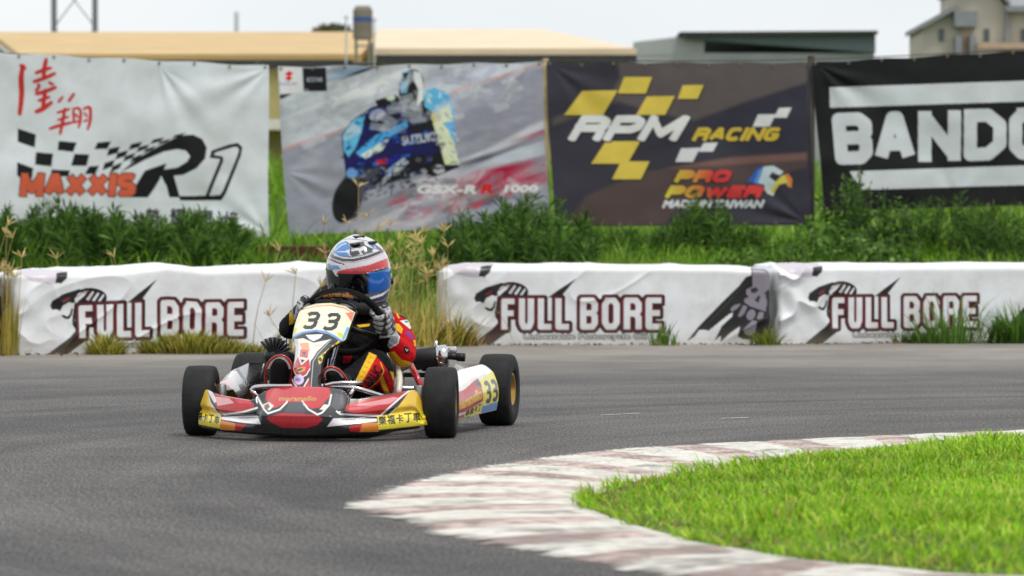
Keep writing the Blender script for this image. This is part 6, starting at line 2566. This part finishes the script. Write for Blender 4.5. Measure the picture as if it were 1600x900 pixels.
def leaf_quads(b, d, L_, W_, rg):
    """broad pointed leaves: base, direction, length, width -> 6 verts, 2 quads, folded along the rib"""
    n = len(b)
    d = d / (np.linalg.norm(d, axis=1)[:, None] + 1e-9)
    r = rg.normal(0, 1, (n, 3))
    s = np.cross(d, r)
    s /= np.linalg.norm(s, axis=1)[:, None] + 1e-9
    u = np.cross(s, d)
    L_, W_ = L_[:, None], W_[:, None]
    m_ = b + d * L_ * .45 - u * W_ * .1
    tip = b + d * L_ - np.array([0, 0, 1.0]) * L_ * .15
    V = np.stack([b, m_ - s * W_ / 2 + u * W_ * .15, m_ + s * W_ / 2 + u * W_ * .15, tip, b + d * L_ * .75 - s * W_ * .3, b + d * L_ * .75 + s * W_ * .3], 1)
    i = np.arange(n)[:, None] * 6
    q = np.concatenate([i + np.array([[0, 2, 5, 1]]), i + np.array([[1, 5, 3, 4]])], 0)
    return V.reshape(-1, 3), q


def bush(name, label, cat, group, x0, x1, D, top, pal, n, leaf, seed, ry=.5, stems=None, elev=(-.1, 1.1), M=None):
    """stemmy weed: upright stems set with leaves; top(px) gives the outline's height row"""
    rg = np.random.default_rng(seed)
    cx = (xx(x0, D) + xx(x1, D)) / 2
    hw = (xx(x1, D) - xx(x0, D)) / 2
    z0 = float(ground_z(cx, D))
    t = empty(name, (cx, D, z0))
    tag(t, label, cat, group)
    ns = stems or max(14, int(hw * 2 * 60))
    sx = rg.uniform(-hw, hw, ns)
    sy = rg.uniform(-ry, ry, ns)
    pxs = 800 + (cx + sx) / D * FPX
    zt = CAM_H + (HZ - np.array([top(p) for p in pxs])) / FPX * D
    zg = ground_z(cx + sx, D + sy)
    H = np.maximum(.12, (zt - zg)) * rg.uniform(.55, 1.04, ns) ** 1.0
    lx, ly = rg.normal(0, .10, ns), rg.normal(0, .10, ns)
    mb = MB()
    for k in range(ns):
        b = np.array([sx[k], sy[k], zg[k] - z0 - .02])
        mb.tube([b, b + np.array([lx[k] * .3, ly[k] * .3, .55]) * H[k], b + np.array([lx[k], ly[k], 1]) * H[k]], [.006, .004, .0015], 4, cap=False)
    mb.build('stems', mat('weed_stem', (70, 92, 36), .7), t)['kind'] = 'stuff'
    k = rg.integers(0, ns, n)
    f = rg.random(n) ** .75
    b = np.column_stack([sx[k] + lx[k] * H[k] * f, sy[k] + ly[k] * H[k] * f, zg[k] - z0 + H[k] * f])
    az = rg.uniform(0, 2 * np.pi, n)
    el = rg.uniform(*elev, n)
    d = np.column_stack([np.cos(az) * np.cos(el), np.sin(az) * np.cos(el), np.sin(el)])
    L_ = rg.uniform(*leaf[0], n) * (1.15 - .6 * f)
    V, q = leaf_quads(b, d, L_, L_ * rg.uniform(*leaf[1], n), rg)
    cl = ccol(n, pal, rg, 6, .22) * np.repeat(.72 + .55 * fbm(b[:, 0] * 2.2 + seed, b[:, 2] * 2.6, seed, 3), 6)[:, None]
    mesh('leaves', V, q, M or M_WEED, t, np.clip(cl, .003, .7))
    return t


DARKG = [(76, 112, 42), (62, 96, 36), (92, 130, 48), (50, 80, 31), (106, 142, 58)]
MIDG = [(84, 118, 44), (70, 104, 38), (100, 134, 54), (60, 92, 34)]
LIGHTG = [(112, 150, 64), (96, 136, 52), (130, 164, 84), (84, 122, 46)]
ip = lambda xs_, ys_: (lambda p: float(np.interp(p, xs_, ys_)))
GB = 'weeds growing along the banners'
bush('tall_weed', 'dark green weeds in front of the left end of the white chequered banner', 'weeds', GB, -40, 118, 31.0, ip([-40, 10, 40, 75, 118], [352, 345, 316, 332, 322]), DARKG, 6120, ((.10, .24), (.07, .14)), 1, ry=1.6, elev=(.2, 1.4))
bush('tall_weed', 'dark green weeds below the orange lettering of the white banner', 'weeds', GB, 112, 262, 31.0, ip([112, 140, 170, 205, 235, 262], [330, 322, 330, 340, 346, 352]), DARKG, 5780, ((.10, .24), (.07, .14)), 2, ry=1.6, elev=(.2, 1.4))
bush('tall_weed', 'dark green weeds hiding the small black characters at the foot of the white banner', 'weeds', GB, 255, 372, 31.0, ip([255, 275, 300, 330, 352, 372], [352, 332, 330, 340, 336, 366]), DARKG, 4420, ((.10, .24), (.07, .14)), 3, ry=1.6, elev=(.2, 1.4))
bush('tall_weed', 'soft dark green weeds across the right foot of the motorbike banner', 'weeds', GB, 672, 800, 31.0, ip([672, 700, 740, 800], [368, 346, 332, 318]), DARKG, 5440, ((.10, .24), (.07, .14)), 4, ry=1.6, elev=(.2, 1.4))
bush('tall_weed', 'tall dark weeds between the motorbike banner and the dark yellow squares banner', 'weeds', GB, 790, 930, 31.0, ip([790, 830, 860, 890, 930], [318, 306, 308, 330, 352]), DARKG, 6120, ((.10, .24), (.07, .14)), 5, ry=1.6, elev=(.2, 1.4))
bush('tall_weed', 'low green weeds under the yellow squares of the dark banner', 'weeds', GB, 920, 1050, 34.0, ip([920, 960, 1000, 1050], [362, 366, 366, 358]), DARKG, 1300, ((.1, .24), (.05, .11)), 6, elev=(.2, 1.4))
bush('tall_weed', 'green bush rising in front of the red and yellow lettering of the dark banner', 'weeds', GB, 1030, 1190, 34.2, ip([1030, 1062, 1092, 1118, 1150, 1190], [362, 334, 286, 312, 346, 366]), DARKG[1:] + MIDG[:2], 3000, ((.09, .2), (.08, .18)), 7, elev=(.0, 1.35))
bush('shrub', 'dark leafy shrub in front of the left end of the black banner', 'shrub', None, 1282, 1420, 33.6, ip([1282, 1310, 1345, 1360, 1390, 1420], [312, 280, 262, 282, 300, 322]), DARKG + [(88, 104, 70)], 2300, ((.05, .12), (.28, .46)), 8)
bush('tall_weed', 'dark green weeds low along the middle of the black banner', 'weeds', GB, 1410, 1530, 34.4, ip([1410, 1440, 1490, 1530], [326, 306, 300, 318]), DARKG, 1500, ((.1, .24), (.05, .11)), 9, elev=(.2, 1.4))
bush('tall_weed', 'dark green weeds at the right edge below the black banner', 'weeds', GB, 1520, 1660, 34.4, ip([1520, 1560, 1610, 1660], [324, 318, 316, 318]), DARKG, 1500, ((.1, .24), (.05, .11)), 10, elev=(.2, 1.4))
bush('creeping_vine', 'pale green broad leaved vine trailing down the bank below the shrub', 'vine', None, 1255, 1400, 30.5, ip([1255, 1290, 1320, 1360, 1400], [352, 336, 346, 362, 376]), LIGHTG, 1500, ((.07, .13), (.5, .75)), 11, ry=.5)
bush('creeping_vine', 'pale green broad leaved vine low on the bank, right of the other vine', 'vine', None, 1385, 1450, 29.8, ip([1385, 1420, 1450], [374, 378, 388]), LIGHTG, 420, ((.06, .12), (.5, .75)), 12, ry=.4)
bush('low_weed', 'mid green leafy weeds behind the gap between the two right barriers', 'weeds', None, 1130, 1260, 29.5, ip([1130, 1180, 1220, 1260], [384, 372, 370, 378]), MIDG, 1000, ((.06, .13), (.2, .4)), 13, ry=.5)


# tall dry grass with forked seed heads
def seed_grass(label, c, rx, ry, ns, htop, seed, spread=.2, extra=(), leaf=26, wide=1.2):
    rg = np.random.default_rng(seed)
    t = empty('seed_grass', (c[0], c[1], max(0.0, float(ground_z(c[0], c[1])))))
    tag(t, label, 'grass', 'tall dry grasses with forked seed heads')
    mb, hd = MB(), MB()
    st = [(rg.uniform(-rx, rx), rg.uniform(-ry, ry), htop * rg.uniform(.45, 1.0), rg.normal(0, spread), rg.normal(0, spread)) for _ in range(ns)]
    for px, py in extra:
        D = c[1] + rg.uniform(-ry, ry) * .6
        p = P(px, py, D) - np.array(t.location)
        lx = rg.normal(0, .12)
        st.append((p[0] - lx * p[2], p[1], p[2], lx, 0))
    for x, y, h, lx, ly in st:
        b = np.array([x, y, 0.0])
        top = b + np.array([lx * h, ly * h, h])
        mb.col = lin((206, 188, 116)) * rg.uniform(.7, 1.1)
        mb.tube([b, b + np.array([lx * h * .3, ly * h * .3, h * .55]), top], [.0032, .0026, .0018], 4, cap=False, smooth=1)
        hd.col = lin((222, 200, 136)) * rg.uniform(.8, 1.12)
        nk = rg.integers(4, 7)
        for k in range(nk):
            az, el = rg.uniform(0, 6.28), rg.uniform(.35, 1.25)
            d = np.array([math.cos(az) * math.cos(el), math.sin(az) * math.cos(el), math.sin(el)])
            L_ = rg.uniform(.05, .10)
            hd.tube([top, top + d * L_ * .5, top + d * L_ + np.array([0, 0, -.006])], [.0018, .0042, .0015], 5, cap=False)
    mb.build('stalks', M_DRY, t)
    hd.build('seed_heads', M_DRY, t)
    n = ns * leaf
    x, y = rg.normal(0, rx * .75, n), rg.normal(0, ry * .7, n)
    gz = np.maximum(ground_z(c[0] + x, c[1] + y), 0) - t.location.z
    h = rg.uniform(.10, .45, n) * min(1, htop / .7)
    V, q = blades(np.column_stack([x, y, gz - .01]), h, rg.uniform(.004, .009, n), rg.uniform(0, 6.28, n), rg.uniform(.2, wide, n) * (wide / 1.2), rg)
    mesh('blades', V, q, M_GRASS, t, ccol(n, [(206, 184, 92), (176, 170, 70), (216, 194, 116), (140, 154, 54), (190, 156, 76)], rg, 8, .2))
    return t


seed_grass('thick dry yellow grass filling the gap right of the driver, between two barriers', ((xx(640, 24.7)), 24.7), .26, .35, 26, .80, 1, .16,
           [(650, 372), (700, 386), (622, 374), (606, 392), (676, 400), (640, 405), (560, 292), (506, 352), (660, 362), (690, 420)], 17)
seed_grass('dry yellow grass behind the helmet of the driver', ((xx(585, 25.2)), 25.2), .22, .3, 16, .72, 2, .16, [(542, 350), (574, 340), (590, 360), (610, 352)])
seed_grass('tall yellow green grass stalks at the left edge between two barriers', ((xx(13, 22.72)), 22.72), .035, .10, 14, .62, 3, .03, [(12, 352), (8, 366), (34, 402), (20, 372)], 22, .45)
seed_grass('few thin dry stalks against the white barrier left of the driver', ((xx(452, 23.0)), 23.05), .16, .06, 2, .44, 4, .25, [(415, 440), (462, 428)], 30)
seed_grass('single dry stalks leaning over the top of the leftmost long barrier', ((xx(175, 24.0)), 24.0), .1, .1, 2, .5, 5, .2, [(178, 402), (436, 392), (88, 404)])

OLIVE = [(166, 164, 62), (140, 150, 52), (186, 176, 84), (116, 132, 46), (200, 180, 98)]
GG = 'weeds at the foot of the barriers'
for lab, px, D, rx, n, h, pal, sd_ in (
        ('long olive green weed patch along the foot of the barrier, below its BORE lettering', 300, 22.98, .36, 1500, .21, OLIVE, 21),
        ('small olive weed clump at the foot of the barrier below the letter F', 166, 22.82, .12, 420, .20, OLIVE, 22),
        ('yellowing weeds at the foot of the barrier just left of the kart engine', 405, 23.1, .12, 160, .12, OLIVE, 23),
        ('dry yellow weeds at the left lower corner of the middle barrier', 712, 24.75, .14, 420, .28, [(184, 160, 84), (150, 140, 60), (170, 140, 70), (120, 128, 48)], 24),
        ('small green weed in front of the last letter of the middle barrier', 1036, 24.88, .10, 70, .24, [(96, 136, 48), (120, 150, 60), (80, 118, 40)], 25),
        ('little yellow green weed in the gap between the two right barriers', 1196, 24.98, .10, 120, .20, [(120, 140, 50), (150, 150, 60), (96, 120, 40)], 26),
        ('tall green grass in front of the right barrier', 1490, 25.35, .30, 170, .50, [(86, 128, 44), (70, 112, 36), (104, 146, 58), (130, 160, 80)], 27),
        ('dense green grass at the right edge in front of the right barrier', 1592, 25.4, .22, 520, .40, [(86, 128, 44), (70, 112, 36), (104, 146, 58)], 28),
        ('dark green grass low against the foot of the right barrier', 1460, 25.45, .30, 320, .16, [(70, 104, 40), (90, 124, 50), (110, 130, 60)], 29)):
    upright_clump('weed_clump', lab, 'weeds', GG, (xx(px, D), D), rx, .08, n, h, (.006, .013), pal, (.15, .9) if n > 100 else (.1, .5), sd_)

# litter of dry leaves and grit along the barrier feet
rg = np.random.default_rng(77)
n = 900
x = rg.uniform(-3.3, 4.1, n)
y = edge_y(x) - .28 - np.abs(rg.normal(0, .16, n))
b = np.column_stack([x, y, np.full(n, .006)])
az = rg.uniform(0, 6.28, n)
d = np.column_stack([np.cos(az), np.sin(az), rg.uniform(0, .35, n)])
L_ = rg.uniform(.008, .035, n)
V, q = leaf_quads(b, d, L_, L_ * .5, rg)
o = mesh('leaf_litter', V, q, M_DRY, None, ccol(n, [(110, 84, 56), (140, 116, 80), (84, 66, 46), (150, 132, 100)], rg, 6, .25))
tag(o, 'dry leaves and grit lying along the feet of the barriers', 'leaf litter', kind='stuff')
